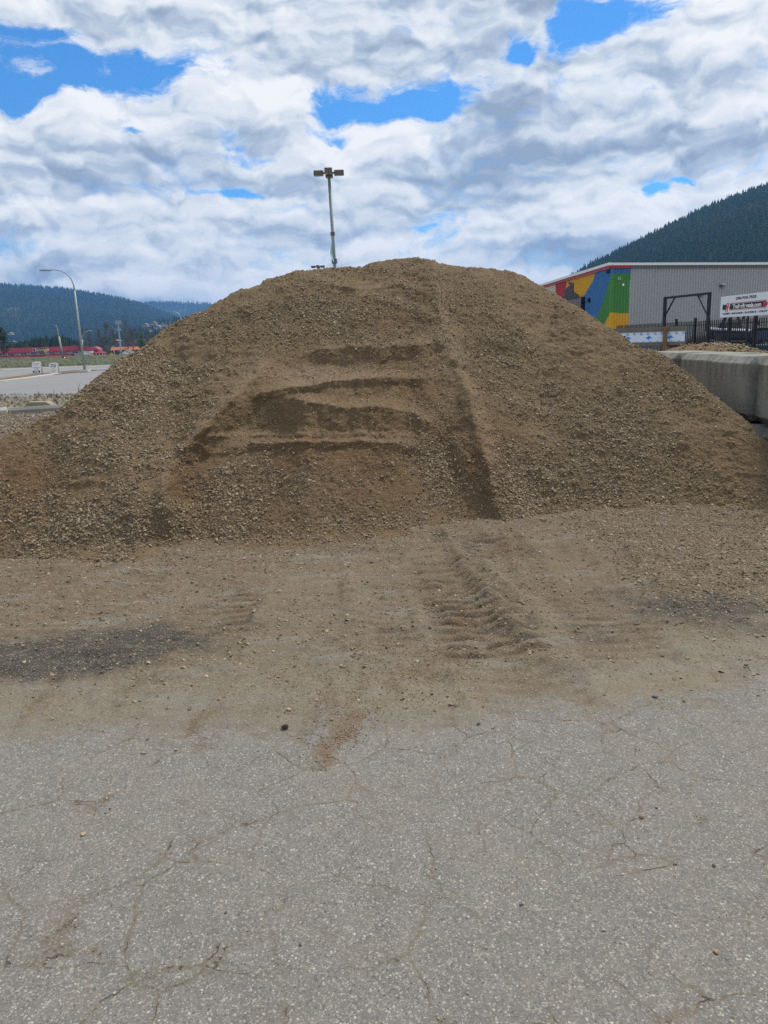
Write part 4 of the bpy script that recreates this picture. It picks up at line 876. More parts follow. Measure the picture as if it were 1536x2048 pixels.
# houses on the hillside behind
for k, (px, py, D_, wd_, col_, lab) in enumerate([(300, 660, 1500, 13, (.55, .54, .52), 'tiny white house lowest on the wooded slope behind the pile'), (316, 655, 1600, 14, (.42, .42, .44), 'tiny grey house on the slope, middle of the hillside homes'), (327, 650, 1650, 15, (.50, .46, .42), 'tiny tan house on the slope nearest the curved lamp arm'), (291, 650, 1700, 13, (.30, .30, .31), 'tiny dark house highest at the left of the hillside homes'), (308, 647, 1800, 14, (.35, .30, .28), 'tiny brown house at the top of the hillside homes'), (112, 689, 900, 9, (.5, .5, .5), 'tiny white house in the brush left of the big street lamp'), (26, 682, 880, 7, (.26, .22, .19), 'tiny tan house among dark conifers at far left'), (234, 677, 700, 5, (.20, .17, .12), 'tiny ochre gabled house under the cell tower'), (22, 637+28, 1500, 7, (.5, .5, .5), 'tiny white house under the big left mountain')]):
    p = at(px, py, D_); zb_ = p[2]; e = empty('hillside_house', (p[0], p[1], min(zb_, 60)-4), random.Random(k).uniform(-.4, .4), lab, 'house', 'houses far behind the shops')
    hq = wd_*.36; MB().box((0, 0, hq/2), (wd_, 9, hq)).build('wall', mat('house_%d' % k, col_, .8), e); MB().prism([(-wd_/2-.6, hq), (wd_/2+.6, hq), (0, hq*1.7)], (0, 5.2, 0), (1, 0, 0), (0, 0, 1), 10.4).build('roof', mat('house_roof', (.16, .155, .16), .8), e)
    for q in (-.25, .25): MB().box((q*wd_, -4.55, hq*.58), (wd_*.14, .12, hq*.3)).build('window', DARKG, e)
sl = np.array([[300, 668], [330, 655]])
hs_, _ = hill('house_slope', [(180, 690), (240, 672), (270, 660), (300, 650), (330, 642), (380, 636), (450, 632), (600, 640), (800, 660)], [(180, 1200), (800, 1200)], [(180, 2200), (800, 2200)], -3, 180, 800, 2, (.04, .045, .03), (.075, .07, .045), 120, 40)
wood('slope_wood', hs_, 2600, 9, 16, None, 5)

# parked cars in front of the far shops
def far_car(px, D_, col_, label):
    p = at(px, 714.5, D_); e = empty('parked_car', (p[0], p[1], zat(px, 715.8, D_)-.0), random.Random(px).uniform(-.2, .2)+math.atan2(p[0], -p[1])*0, label, 'car', 'cars parked before the far shops')
    MB().prism([(-2.2, .35), (2.2, .35), (2.25, .8), (1.4, .95), (.8, 1.42), (-1.0, 1.45), (-1.7, .98), (-2.2, .9)], (0, .85, 0), (1, 0, 0), (0, 0, 1), 1.7).build('body', mat('car_%d' % px, col_, .35, .05, 1.), e)
    MB().prism([(-1.5, .98), (1.2, .98), (.75, 1.36), (-.95, 1.38)], (0, .87, 0), (1, 0, 0), (0, 0, 1), 1.74).build('window', DARKG, e)
    for x_ in (-1.35, 1.35):
        for y_ in (-.8, .8): MB().tube([(x_, y_-.1, .33), (x_, y_+.1, .33)], .33, 12).build('wheel', BLACK, e)
for a_ in [(213, 470, (.70, .70, .72), 'white parked car right of the red porch roof'), (205, 475, (.10, .10, .12), 'dark parked car under the red porch roof'), (226, 470, (.62, .64, .68), 'silver parked car under the yellow warning sign'), (233, 465, (.12, .20, .38), 'blue parked car before the white gabled shed'), (176, 470, (.75, .75, .74), 'white van-like parked car beside the base of the big street lamp')]: far_car(*a_)

# ------------------------------------------------------------------ street lamps, masts, small signs
def davit(px0, py0, pxk, pyk, pxe, pye, D_, label, base=True):
    """street lamp: tapered post, curved arm reaching left, slim luminaire"""
    b0 = at(px0, py0, D_); b0[2] = 0. if D_ < 230 else -2.; k_ = at(pxk, pyk, D_); e_ = at(pxe, pye, D_)
    e = empty('street_lamp', b0, 0, label, 'street lamp', 'curved street lamps along the road')
    K, E_ = Vector([k_[i]-b0[i] for i in range(3)]), Vector([e_[i]-b0[i] for i in range(3)])
    up = K.normalized(); ctrl = K+up*(E_.z-K.z)*1.05
    r0 = max(.105, 2.4*D_/F*.95)
    MB().tube([Vector((0, 0, 0)), K*.5, K], [r0, r0*.80, r0*.62], 12).build('post', STEEL, e, True)
    ring = MB(); ring.tube([K*.985, K*1.012], r0*.72, 12).build('collar', STEEL, e)
    arc = [K*(1-q)**2+ctrl*2*q*(1-q)+(E_-Vector((-.7, 0, -.02)))*q*q for q in np.linspace(0, 1, 12)]
    MB().tube(arc, [r0*.58-(r0*.30)*q for q in np.linspace(0, 1, 12)], 8).build('arm', STEEL, e, True)
    MB().box(E_+Vector((.33, 0, .0)), (.85, .32, .10), Euler((0, .04, 0)).to_matrix(), .03).build('luminaire', mat('lamp_grey', (.22, .24, .25), .5), e)
    if base:
        MB().box((0, 0, .10), (.75, .75, .22), None, .03).build('footing', CONC, e)
        MB().box((0, 0, .235), (.5, .5, .04)).build('base_plate', STEEL, e)
davit(169.5, 738, 148.5, 578, 82, 541, 66, 'tall grey street lamp with arm curving left, nearest the gravel pile')
davit(126.5, 716, 117.5, 672, 106, 651, 190, 'smaller grey street lamp with curved arm in front of the red shop building')
davit(163, 714, 164.5, 678, 179, 661.5, 250, 'thin street lamp curving right behind the tall nearest lamp', False)
davit(372, 722, 362, 641, 334, 624.5, 122, 'street lamp arm curving left above the left slope of the pile')
def yellow_sign(px, py, D_, size, pybase, label):
    p = at(px, pybase, D_); e = empty('warning_sign', (p[0], p[1], p[2]), 0, label, 'road sign', 'yellow diamond warning signs'); z_ = zat(px, py, D_)-p[2]
    MB().tube([(0, .05, 0), (0, .05, z_+size*.6)], .06, 6).build('post', STEEL, e); MB().box((0, 0, z_), (size, .05, size), Matrix.Rotation(R(45), 3, 'Y')).build('sign_plate', mat('sign_yellow', (.75, .40, .02), .5), e)
yellow_sign(92.5, 702, 150, .55, 715.5, 'yellow diamond warning sign in front of the shop sign'); yellow_sign(223.5, 710, 180, .75, 714.5, 'yellow diamond warning sign left of the white gabled shed')
b0 = gnd(232.5, 731); e = empty('sign_post', (b0[0], b0[1], 0), 0, 'plain grey metal post at the roadside beside the slope of the pile', 'post'); H = zat(228, 693, b0[1])
MB().tube([(0, 0, 0), (-.12, 0, H)], .06, 8).build('post', STEEL, e); MB().tube([(-.12, 0, H-.05), (-.12, 0, H+.05)], .10, 8).build('cap', STEEL, e)
# cell tower
p = at(243, 712, 500); e = empty('cell_tower', (p[0], p[1], -3), 0, 'grey cell tower with antenna panels behind the bare trees', 'cell tower'); H = zat(243, 641, 500)+3; m_ = mat('tower_grey', (.36, .38, .40), .6)
MB().tube([(0, 0, 0), (0, 0, H)], [.55, .32], 10).build('mast', m_, e)
for k in range(9):
    a = 6.283*k/9; MB().box((1.5*math.cos(a), 1.5*math.sin(a), H-1.2-(k % 2)*.2), (.4, .25, 2.4), Matrix.Rotation(a, 3, 'Z')).build('antenna_panel', m_, e)
for z_ in (H-.4, H-2.2, H-5.6): MB().tube([(1.4*math.cos(a), 1.4*math.sin(a), z_) for a in np.linspace(0, 6.283, 13)], .09, 5).build('mounting_ring', m_, e)
for k in range(3): MB().box((1.1*math.cos(k*2.1+.3), 1.1*math.sin(k*2.1+.3), H-5.4), (.45, .3, 1.4)).build('radio_box', m_, e)

# area light masts rising behind the pile
def area_mast(pxt, pyt, pxb, pyb, D_, wpx, label, banner=False):
    t_ = at(pxt, pyt, D_); b_ = at(pxb, pyb, D_); ax = (t_-b_)/(t_[2]-b_[2]); b0 = b_-ax*b_[2]
    e = empty('area_light', b0, 0, label, 'light mast', 'four headed light masts behind the pile'); H = float(t_[2]); ax = Vector([float(q) for q in ax]); s_ = wpx*D_/F
    MB().tube([Vector((0, 0, 0)), ax*H*.5, ax*H], [s_*.062, s_*.055, s_*.048], 10).build('pole', mat('pole_green_grey', (.20, .25, .25), .5, .06, 1., metal=.3), e, True)
    T_ = ax*H; hd = mat('lamp_head_bronze', (.12, .10, .085), .5, .1, 3.)
    MB().box(T_+Vector((0, 0, -.02)), (s_*.22, s_*.22, s_*.06), None, .01).build('hub', hd, e)
    for k in range(4):
        a = k*math.pi/2; rot = Matrix.Rotation(a+.02, 3, 'Z'); c_ = rot @ Vector((s_*.33, 0, 0))
        h_ = MB().box(T_+c_, (s_*.31, s_*.24, s_*.14), rot, s_*.012).build('lamp_head', hd, e); MB().box(T_+c_+Vector((0, 0, -s_*.074)), (s_*.26, s_*.19, s_*.012), rot).build('lens', mat('lamp_lens', (.22, .21, .19), .3), h_)
        MB().box(T_+rot @ Vector((s_*.14, 0, 0)), (s_*.10, s_*.05, s_*.05), rot).build('bracket', hd, e)
    if banner:
        cl_ = MB().tube([ax*zat(664, 471, D_), ax*(zat(664, 471, D_)+.18)], s_*.075, 10).build('collar', hd, e); MB().tube([ax*zat(669, 527, D_), ax*(zat(669, 527, D_)+.25)], s_*.09, 10).build('lower_collar', hd, e)
        return ax, b0, H
    return None
ax_, b0_, H_ = area_mast(657.5, 346, 669.5, 532, 46, 58, 'tall four headed light mast with a teal banner, right behind the pile', True)
area_mast(636, 533.5, 640, 640, 99, 27, 'more distant four headed light mast, only its top showing over the pile')
# teal feather banner strapped to the mast
bn = MB(); prof = [(664.3, 473, 0), (664.0, 485, -.6), (664.0, 500, -3.3), (664.6, 507, -4.2), (666.2, 515, -3.4), (668.4, 525, -.6)]
for f_ in range(1): 
    front_, back_ = [], []
    for px, py, w_ in prof:
        y0_ = at(px, py, 45.7); front_.append((y0_, at(px+w_, py, 45.55)))
    vs = [q for pr_ in front_ for q in pr_]; vs2 = [v_+np.array([.0, .03, 0]) for v_ in vs]; n_ = len(prof)
    bn.add(vs+vs2, [(2*i, 2*i+1, 2*i+3, 2*i+2) for i in range(n_-1)]+[(2*n_+2*i, 2*n_+2*i+2, 2*n_+2*i+3, 2*n_+2*i+1) for i in range(n_-1)]+[(2*i+1, 2*n_+2*i+1, 2*n_+2*i+3, 2*i+3) for i in range(n_-1)])
o = bn.build('feather_banner', mat('teal_cloth', (.20, .42, .42), .7, .25, 3.)); tag(o, 'small teal banner hanging from the tall light mast above the pile', 'banner')

# ------------------------------------------------------------------ sandwich boards
def sandwich(px0, px1, pyt, pyb, label, seed):
    xm = (px0+px1)/2; p = gnd(xm, pyb); D_ = p[1]; W_ = (px1-px0)*D_/F; H = zat(xm, pyt, D_); e = empty('sandwich_board', (p[0], p[1], .035), R(-4), label, 'sandwich board', 'sandwich boards by the road')
    wm = mat('board_white', (.74, .76, .74), .5, .05, 4.); tilt = .16*H
    f_ = MB().prism([(-W_/2, 0), (W_/2, 0), (W_/2, H*.94), (W_*.32, H*.95), (W_*.28, H), (-W_*.28, H), (-W_*.32, H*.95), (-W_/2, H*.94)], (0, 0, 0), (1, 0, 0), (0, tilt/H, 1), .04).build('front_panel', wm, e)
    MB().prism([(-W_/2, 0), (W_/2, 0), (W_/2, H*.94), (W_*.28, H), (-W_*.28, H), (-W_/2, H*.94)], (0, 2*tilt+.1, 0), (1, 0, 0), (0, -tilt/H, 1), .04).build('back_panel', mat('board_grey', (.42, .44, .43), .6), e)
    MB().prism([(.03, .02), (2*tilt+.05, .02), (tilt+.06, H*.9)], (W_/2-.03, 0, 0), (0, 1, 0), (0, 0, 1), .02).build('side_web', mat('board_shadow_grey', (.26, .27, .26), .7), e)
    M_ = lambda x, z_: Matrix.Translation((x, tilt*z_/H-.048, z_)) @ Matrix.Rotation(R(90)-math.atan(tilt/H), 4, 'X')
    return e, f_, W_, H, M_
INK = mat('dark_ink', (.03, .05, .07), .6); OLIVE = mat('olive_ink', (.20, .17, .07), .6); REDI = mat('red_ink', (.5, .06, .10), .6)
e, f_, W_, H, M_ = sandwich(65.3, 82.3, 724.2, 746.8, 'taller white sandwich board with OPEN on a black strip, left of the pair', 1)
pl = MB().box((0, -.02, H*.11), (W_*.88, .03, H*.19)).build('open_strip', BLACK, f_)
make_text('open_lettering', 'OPEN', H*.17, WHITE, f_, Matrix.Translation((0, -.05, H*.105)) @ Matrix.Rotation(R(90), 4, 'X'), .004, 1.0, .006)
def scrawl(f_, zc_, wd_, ht, m_, M_, name, n=4, wav=.3):
    mb = MB(); r = random.Random(int(zc_*1000)); pts = []
    for k in range(n*4+1): pts.append(Vector(((k/(n*4)-.5)*wd_, ht*.5*math.sin(k*1.9)*r.uniform(.4, 1), 0)))
    mb.tube(pts, ht*.12, 5); mb.v = [tuple(M_(0, zc_) @ Vector(v)) for v in mb.v]; mb.build(name, m_, f_)
scrawl(f_, H*.83, W_*.82, H*.09, OLIVE, M_, 'script_line'); scrawl(f_, H*.73, W_*.5, H*.07, OLIVE, M_, 'script_line'); scrawl(f_, H*.66, W_*.8, H*.03, OLIVE, M_, 'swash', 2)
scrawl(f_, H*.50, W_*.86, H*.07, INK, M_, 'print_line', 8); scrawl(f_, H*.35, W_*.62, H*.09, INK, M_, 'print_line', 6)
e, f_, W_, H, M_ = sandwich(99.3, 116.2, 726.6, 747, 'white sandwich board lettered GOLD BUYER, right of the pair', 2)
make_text('board_lettering', 'GOLD', H*.15, mat('teal_ink', (.06, .16, .24), .6), f_, M_(0, H*.83), .004, 1.35, .004); make_text('board_lettering', 'BUYER', H*.15, mat('navy_ink', (.05, .10, .25), .6), f_, M_(0, H*.66), .004, 1.3, .004)
scrawl(f_, H*.51, W_*.5, H*.05, REDI, M_, 'print_line', 5); scrawl(f_, H*.42, W_*.32, H*.03, REDI, M_, 'print_line', 4); scrawl(f_, H*.27, W_*.62, H*.06, OLIVE, M_, 'script_line', 5); scrawl(f_, H*.17, W_*.4, H*.05, OLIVE, M_, 'script_line', 4)

# ================================================================== RIGHT SIDE
def lock_mat():
    m = bpy.data.materials.new('block_concrete'); m.use_nodes = True; t = NT(m.node_tree); b = t.n['Principled BSDF']; co = t.new('ShaderNodeTexCoord').outputs['Object']
    sx_ = t.new('ShaderNodeSeparateXYZ'); t.put(sx_.inputs[0], co)
    c = t.mix(t.noise(co, 2.2, 6, .65), (.16, .16, .145), (.27, .27, .245))
    st = t.noise(t.v('MULTIPLY', co, (7., 7., .8)), 1.6, 5, .6)   # rain runs below the lip
    top = t.mr(sx_.outputs[2], .30, .70)
    c = t.mix(t.m('MULTIPLY', t.m('MULTIPLY', t.mr(st, .42, .66), top), .62), c, (.075, .066, .056))
    c = t.mix(t.m('MULTIPLY', t.mr(t.noise(co, 9., 5, .7), .56, .72), .5), c, (.09, .09, .085)); c = t.mix(t.m('MULTIPLY', t.mr(t.noise(co, 30., 3, .6), .62, .7), .5), c, (.05, .05, .05))
    ay = t.m('ABSOLUTE', sx_.outputs[1]); c = t.mix(t.m('MULTIPLY', t.mr(t.m('ADD', ay, t.m('MULTIPLY', t.noise(co, 8., 5, .7), .25)), .55, .75), .75), c, (.07, .068, .064))
    t.put(b.inputs['Base Color'], c); b.inputs['Roughness'].default_value = .9; bp = t.new('ShaderNodeBump'); bp.inputs['Strength'].default_value = .5; bp.inputs['Distance'].default_value = .02; t.put(bp.inputs['Height'], t.noise(co, 22., 6, .7)); t.l.new(bp.outputs[0], b.inputs['Normal']); return m
LOCK = lock_mat()
def block(x, y, z, L, label, sx=.76, h=.745, rot=0.):
    bm = bmesh.new(); bmesh.ops.create_cube(bm, size=1.)
    for v in bm.verts: v.co = Vector((v.co.x*sx, v.co.y*(L-.06), (v.co.z+.5)*h))
    bmesh.ops.bevel(bm, geom=bm.edges[:], offset=.088, segments=1, affect='EDGES'); bmesh.ops.bevel(bm, geom=[q for q in bm.edges], offset=.008, segments=1, affect='EDGES')
    bmesh.ops.subdivide_edges(bm, edges=bm.edges[:], cuts=2, use_grid_fill=True)
    cs = np.array([v.co for v in bm.verts]); nn_ = fbm(cs+np.array([x, y, z]), 6., 3, 301)*.008
    for v, q in zip(bm.verts, nn_): v.co += v.normal*float(q)
    me = bpy.data.meshes.new('concrete_block'); bm.to_mesh(me); bm.free(); o = link('concrete_block', me, LOCK); o.location = (x, y, z); o.rotation_euler = (0, 0, rot); return tag(o, label, 'concrete block', 'stacked concrete blocks of the bin wall')
WX = 4.22
for k, (y0, y1, xo, lab) in enumerate([(7.05, 8.42, 0, 'stained concrete block of the top course cut by the right edge'), (8.44, 9.62, 0, 'concrete block of the top course with dark rain stains, second from the right edge'), (9.66, 10.9, .12, 'top course concrete block set back, next to the dark vertical joint'), (10.92, 12.3, .12, 'top course concrete block just emerging from the gravel slope'), (5.7, 7.03, 0, 'top course concrete block just beyond the right edge')]):
    block(WX+.38+xo, (y0+y1)/2*1.05, .70, (y1-y0)*1.05, lab)
for k, (y0, y1, xo, lab) in enumerate([(6.6, 7.8, -.02, 'lower course concrete block cut by the right edge, under the dark gap'), (7.82, 9.2, 0, 'lower course concrete block buried in the gravel slope'), (9.22, 10.6, .1, 'hidden lower course block under the set back block'), (10.62, 12.0, .1, 'hidden lower course block at the far end'), (5.3, 6.58, -.02, 'lower course concrete block beyond the right edge')]):
    block(WX+.36+xo, (y0+y1)/2*1.05, -.07, (y1-y0)*1.05, lab)
for k in range(3): block(7.5+k*1.4, 19.5-k*.25, .0, 1.36, ['left pale block of the far ledge behind the second gravel heap', 'middle pale block of the far ledge behind the second gravel heap', 'pale block of the far ledge at the right edge'][k], .76, 1.17, R(80))
# second heap of gravel in the bin
hx = np.linspace(-3.4, 3.4, 90); hy = np.linspace(-3., 3., 90); HX, HY = np.meshgrid(hx, hy, indexing='ij'); rr_ = np.sqrt((HX/1.25)**2+(HY*.9)**2)
HZ = 1.52-np.sqrt(.12+(rr_*.50)**2)+.34-.10*sstep(0, 2.2, -HX)*0; hp = np.stack([HX, HY, HZ], -1); HZ = HZ+.05*fbm(hp, 2.4, 4, 311)+.03*fbm(hp, 9., 3, 313); hp[..., 2] = np.maximum(HZ, -.05)
c0 = at(1402, 700, 14.5); hp = hp+np.array([c0[0]+.1, c0[1], 0])
heap = link('gravel_heap', grid_mesh('gravel_heap', hp, {'damp': .5+.5*fbm(hp, 1.5, 3, 317), 'rust': .2+.3*fbm(hp, 2, 3, 319), 'pale': hp[..., 0]*0}), EARTH); tag(heap, 'smaller heap of pale stones and dirt behind the concrete block wall', 'gravel heap')
PALEG = stone_mat('pale_gravel', [(0., (.20, .16, .11)), (.4, (.34, .28, .20)), (.8, (.46, .41, .32)), (1., (.60, .56, .48))])
lay('pale_gravel', hp, np.clip(.2+1.4*sstep(c0[0]-.2, c0[0]+1.6, hp[..., 0])+.8*sstep(c0[0]-.6, c0[0]-2., hp[..., 0]), 0, 2)*(hp[..., 2] > .6), 9000, .03, .10, 2., heap, .15, PALEG)

# ---- big metal building with a painted mural wrapping its corner
Dc = 75.; Cn = at(1222, 529, Dc); Lf = at(1068, 577, 107); Rt = at(1600, 528, 81.5); He = float(Cn[2])
Lf[2] = Rt[2] = He
def ground_pt(p): return np.array([p[0], p[1], 0.])
bd = empty('metal_warehouse', ground_pt(Cn), 0, 'big grey ribbed metal building with a colourful mural round its corner', 'building')
O0 = ground_pt(Cn)
PCOL = {'cream': (.55, .52, .44), 'red': (.42, .028, .045), 'yellow': (.66, .36, .010), 'blue': (.035, .17, .42), 'green': (.055, .24, .050), 'grey': (.36, .37, .39)}
def rib_mat(nm, col_): return mat('siding_'+nm, col_, .45, .05, .4, spec=.35)
def inpoly(px, py, poly):
    r = np.zeros(px.shape, bool); n_ = len(poly)
    for i in range(n_):
        x1, y1 = poly[i]; x2, y2 = poly[(i+1) % n_]
        c_ = ((y1 > py) != (y2 > py)); r ^= c_ & (px < (x2-x1)*(py-y1)/((y2-y1) if y2 != y1 else 1e-9)+x1)
    return r
def facade(name, A_, B_, zones, default, out, pitch=.31, zs=90):
    """ribbed sheet from A to B; zones = [(colour, photo outline)]"""
    dv = B_-A_; L = math.hypot(dv[0], dv[1]); ex = np.array([dv[0]/L, dv[1]/L, 0]); ny = np.array([ex[1], -ex[0], 0])*out
    xs = []; n_ = int(L/pitch)
    for k in range(n_):
        for q, h_ in ((0, 0), (.70, 0), (.74, .11), (.96, .11)): xs.append((k*pitch+q*pitch, h_))
    xs.append((n_*pitch, 0)); xs = np.array(xs)
    zz = np.linspace(0, He-.2, zs)
    V = A_[None, None]*np.array([1, 1, 0])+xs[:, 0][:, None, None]*ex+xs[:, 1][:, None, None]*ny+np.array([0, 0, 1])*zz[None, :, None]
    n1, n2 = V.shape[:2]; Cc = (V[:-1, :-1]+V[1:, 1:])/2; px, py = to_pix(Cc); which = np.full(px.shape, default)
    names = list(PCOL)
    for cn_, poly in zones: which[inpoly(px, py, poly)] = names.index(cn_)
    me = grid_mesh(name, V-O0, None, False)
    for nm in names: me.materials.append(rib_mat(nm, PCOL[nm]))
    me.polygons.foreach_set('material_index', which.ravel().astype(np.int32)); me.update()
    return link(name, me, None, bd), ex, ny, L
gi_ = list(PCOL).index
left_z = [('cream', [(1040, 500), (1113.5, 500), (1112, 700), (1040, 700)]), ('red', [(1113, 500), (1134, 500), (1134, 566), (1130, 600), (1125, 700), (1110, 700)]), ('yellow', [(1134, 500), (1191, 500), (1190.5, 545), (1187, 560), (1180, 572), (1172, 586), (1166, 594), (1160, 700), (1122, 700), (1130, 596), (1133, 570)]),
          ('green', [(1223.5, 546), (1218, 565), (1211, 590), (1205, 605), (1198, 625), (1192, 640), (1180, 700), (1200, 700), (1222, 626), (1224.5, 626)]), ('yellow', [(1222, 626), (1212, 641), (1190, 700), (1226, 700), (1226, 626)])]
w1, ex1, ny1, L1 = facade('mural_wall', Cn, Lf, left_z, gi_('blue'), -1)
right_z = [('green', [(1215, 546.5), (1261, 546.3), (1256.5, 626), (1218, 626)]), ('blue', [(1215, 500), (1263, 500), (1261, 546.4), (1215, 546.6)]), ('yellow', [(1218, 626), (1256.5, 625.5), (1253, 700), (1216, 700)])]
w2, ex2, ny2, L2 = facade('ribbed_wall', Cn, Rt, right_z, gi_('grey'), 1)
def fpt(A_, ex, ny, s_, z_, o_): return A_*np.array([1, 1, 0])+ex*s_+ny*o_+np.array([0, 0, z_])-O0
TRIMW = mat('white_trim', (.70, .71, .72), .5, .04, 1.); TRIMR = rib_mat('red', PCOL['red'])
def strip(name, A_, ex, ny, s0, s1, z0, z1, o0, o1, m, par=bd):
    v = [fpt(A_, ex, ny, s_, z_, o_) for s_ in (s0, s1) for o_ in (o0, o1) for z_ in (z0, z1)]
    return MB().add(v, [(0, 1, 3, 2), (4, 6, 7, 5), (0, 4, 5, 1), (2, 3, 7, 6), (0, 2, 6, 4), (1, 5, 7, 3)]).build(name, m, par)
strip('roof_fascia', Cn, ex1, ny1, -.40, L1, He-.10, He+.15, 0.0, .36, TRIMW); strip('roof_fascia', Cn, ex2, ny2, -.02, L2, He-.10, He+.13, 0.0, .365, TRIMW)
strip('red_trim', Cn, ex1, ny1, -.12, L1, He-.36, He-.105, 0.0, .20, TRIMR); sR = float(np.hypot(*(at(1262, 537, 75.6)-Cn)[:2]))
strip('red_trim', Cn, ex2, ny2, -.13, sR, He-.34, He-.105, 0.0, .205, TRIMR); strip('grey_trim', Cn, ex2, ny2, sR+.01, L2, He-.34, He-.105, 0.0, .205, mat('dark_trim', (.13, .13, .14), .6))
rp = [Cn-ny1*.0, Lf, Rt]; rp4 = Lf+(Rt-Cn)
MB().add([tuple(q-O0+np.array([0, 0, dz_-.13])) for q, dz_ in ((Cn, .2), (Lf, .2), (rp4, .2), (Rt, .2), ((Cn+Lf)/2*1., .2), ((Rt+rp4)/2, .9))], [(0, 1, 2, 3)]).build('roof', mat('roof_sheet', (.42, .43, .44), .5), bd)
MB().add([tuple(ground_pt(q)-O0) for q in (Lf, rp4, Rt)]+[tuple(q-O0) for q in (Lf, rp4, Rt)], [(0, 1, 4, 3), (1, 2, 5, 4)]).build('rear_wall', rib_mat('grey', PCOL['grey']), bd)
def on_wall(px, py, A_, ex, ny):
    """point of the facade plane seen at a pixel -> (s, z)"""
    d_ = pix_dir(px, py); a_ = A_*np.array([1, 1, 0]); c_ = np.array([0, 0, EYE]); k_ = ((a_-c_)@ny)/(d_@ny); q = c_+d_*k_; return float((q-a_)@ex), float(q[2])
def wall_box(name, px, py, A_, ex, ny, w_, h_, dp, m, par=bd, bev=.02):
    s_, z_ = on_wall(px, py, A_, ex, ny); return strip(name, A_, ex, ny, s_-w_/2, s_+w_/2, z_-h_/2, z_+h_/2, .04, .04+dp, m, par)
for px, py, A2, e2, n2, w_, h_ in [(1181.5, 600.5, Cn, ex1, ny1, .32, .42), (1219.5, 543, Cn, ex1, ny1, .28, .3)]: wall_box('wall_light', px, py, A2, e2, n2, w_, h_, .3, BLACK)
for px, py in [(1399, 590), (1441, 571.5)]:
    q = wall_box('wall_light', px, py, Cn, ex2, ny2, .30, .34, .32, mat('fixture_grey', (.12, .12, .12), .5)); wall_box('light_hood', px, py-2.5, Cn, ex2, ny2, .36, .12, .4, mat('hood_pale', (.45, .45, .45), .5), q)
wall_box('round_vent', 1245, 569.5, Cn, ex2, ny2, .2, .22, .1, WHITE)
for px in (1235.5, 1239.5): wall_box('vent_slot', px, 557, Cn, ex2, ny2, .10, .32, .07, mat('vent_pale', (.35, .45, .33), .6))
# moose figure of the mural: cut-out sheet bolted just proud of the ribs
mo = [(1131, 601), (1130.3, 588), (1132, 582), (1135, 578), (1139, 573), (1142, 571.5), (1143.5, 570), (1142, 568), (1139, 566.2), (1138, 565), (1140, 564.6), (1141.5, 563.6), (1143.2, 565), (1145, 564), (1146.5, 567), (1150, 566), (1150.5, 564), (1150, 570), (1149, 573), (1149.3, 580), (1149, 585), (1151.5, 584), (1152, 587), (1154, 585), (1156, 589), (1158, 587.5), (1160, 591), (1163, 596), (1162, 640), (1128, 640)]
sp_ = [on_wall(x, y, Cn, ex1, ny1) for x, y in mo]
MB().prism([(s_, z_) for s_, z_ in sp_], Cn*np.array([1, 1, 0])-O0+ny1*.15, ex1, (0, 0, 1), .03 if np.cross(ex1, [0, 0, 1]) @ ny1 > 0 else -.03).build('moose_mural', mat('mural_charcoal', (.045, .045, .06), .7), w1)
# projecting sign box on the mural wall
s0, z0 = on_wall(1172, 593.5, Cn, ex1, ny1); s1, _ = on_wall(1143, 600, Cn, ex1, ny1); s1 = max(s1, s0+7)
sb = strip('sign_cabinet', Cn, ex1, ny1, s0, s1, 2.2, z0, .05, .48, mat('cabinet_black', (.012, .013, .018), .5))
strip('sign_face', Cn, ex1, ny1, s0+.12, s1-.1, 2.3, z0-.1, .48, .52, mat('sign_mottled', (.14, .11, .13), .6, .5, 1.2), sb)
strip('sign_panel', Cn, ex1, ny1, s0+2.2, s1-1.2, z0-2.6, z0-.8, .525, .545, mat('sign_red_print', (.45, .06, .06), .6, .2, 2.), sb)
for z_ in (z0-2.35, z0-3.0): q = fpt(Cn, ex1, ny1, s0-.03, z_, .28); MB().box(q, (.2, .05, .2), None, .06).build('end_lamp', mat('lamp_white', (.8, .8, .8), .4), sb)

# ---- timber barricade with printed white sheeting
pa, pb = at(1215, 660, 41.5), at(1372.5, 652.5, 39.2); dv = pb-pa; Lb = math.hypot(dv[0], dv[1]); rz = math.atan2(dv[1], dv[0])
bc = empty('timber_barricade', ground_pt(pa), rz, 'weathered timber barricade with white blue-printed sheeting in front of the metal building', 'barricade')
zz = lambda y, x=1345, D_=39.8: zat(x, y, D_); xb = lambda px: (px-1215)/157.5*Lb
GW = mat('weathered_timber', (.15, .13, .115), .85, .3, 2.5, bump=.4); BW = mat('brown_timber', (.17, .10, .055), .85, .25, 3., bump=.4)
MB().box((Lb/2, 0, (zz(653.3)+zz(662.3))/2), (Lb, .09, zz(653.3)-zz(662.3)), None, .01).build('top_rail', GW, bc); MB().box((Lb/2, 0, (zz(683)+zz(690))/2), (Lb, .09, zz(683)-zz(690)), None, .01).build('bottom_rail', GW, bc)
sh = MB().box((Lb/2-.03, .03, (zz(662.3)+zz(683))/2), (Lb-.06, .05, zz(662.3)-zz(683)+.08)).build('printed_sheet', mat('blue_white_film', (.58, .68, .82), .4, .04, 1.), bc)
MB().box((xb(1334), -.12, zz(653)/2), (7.6*39.5/F, .15, zz(653)), None, .012).build('timber_post', BW, bc); MB().box((xb(1240), .14, zz(655)/2), (.2, .15, zz(655)), None, .012).build('timber_post', BW, bc)
PR = mat('print_navy', (.04, .10, .28), .5); PB = mat('print_blue', (.03, .22, .60), .5)
for k in range(12): make_text('sheet_print', 'C,', .135, PR, sh, Matrix.Translation((xb(1230+k*13.9), -.006, zz(666.3))) @ Matrix.Rotation(R(90), 4, 'X'), .002, 1.1, .004)
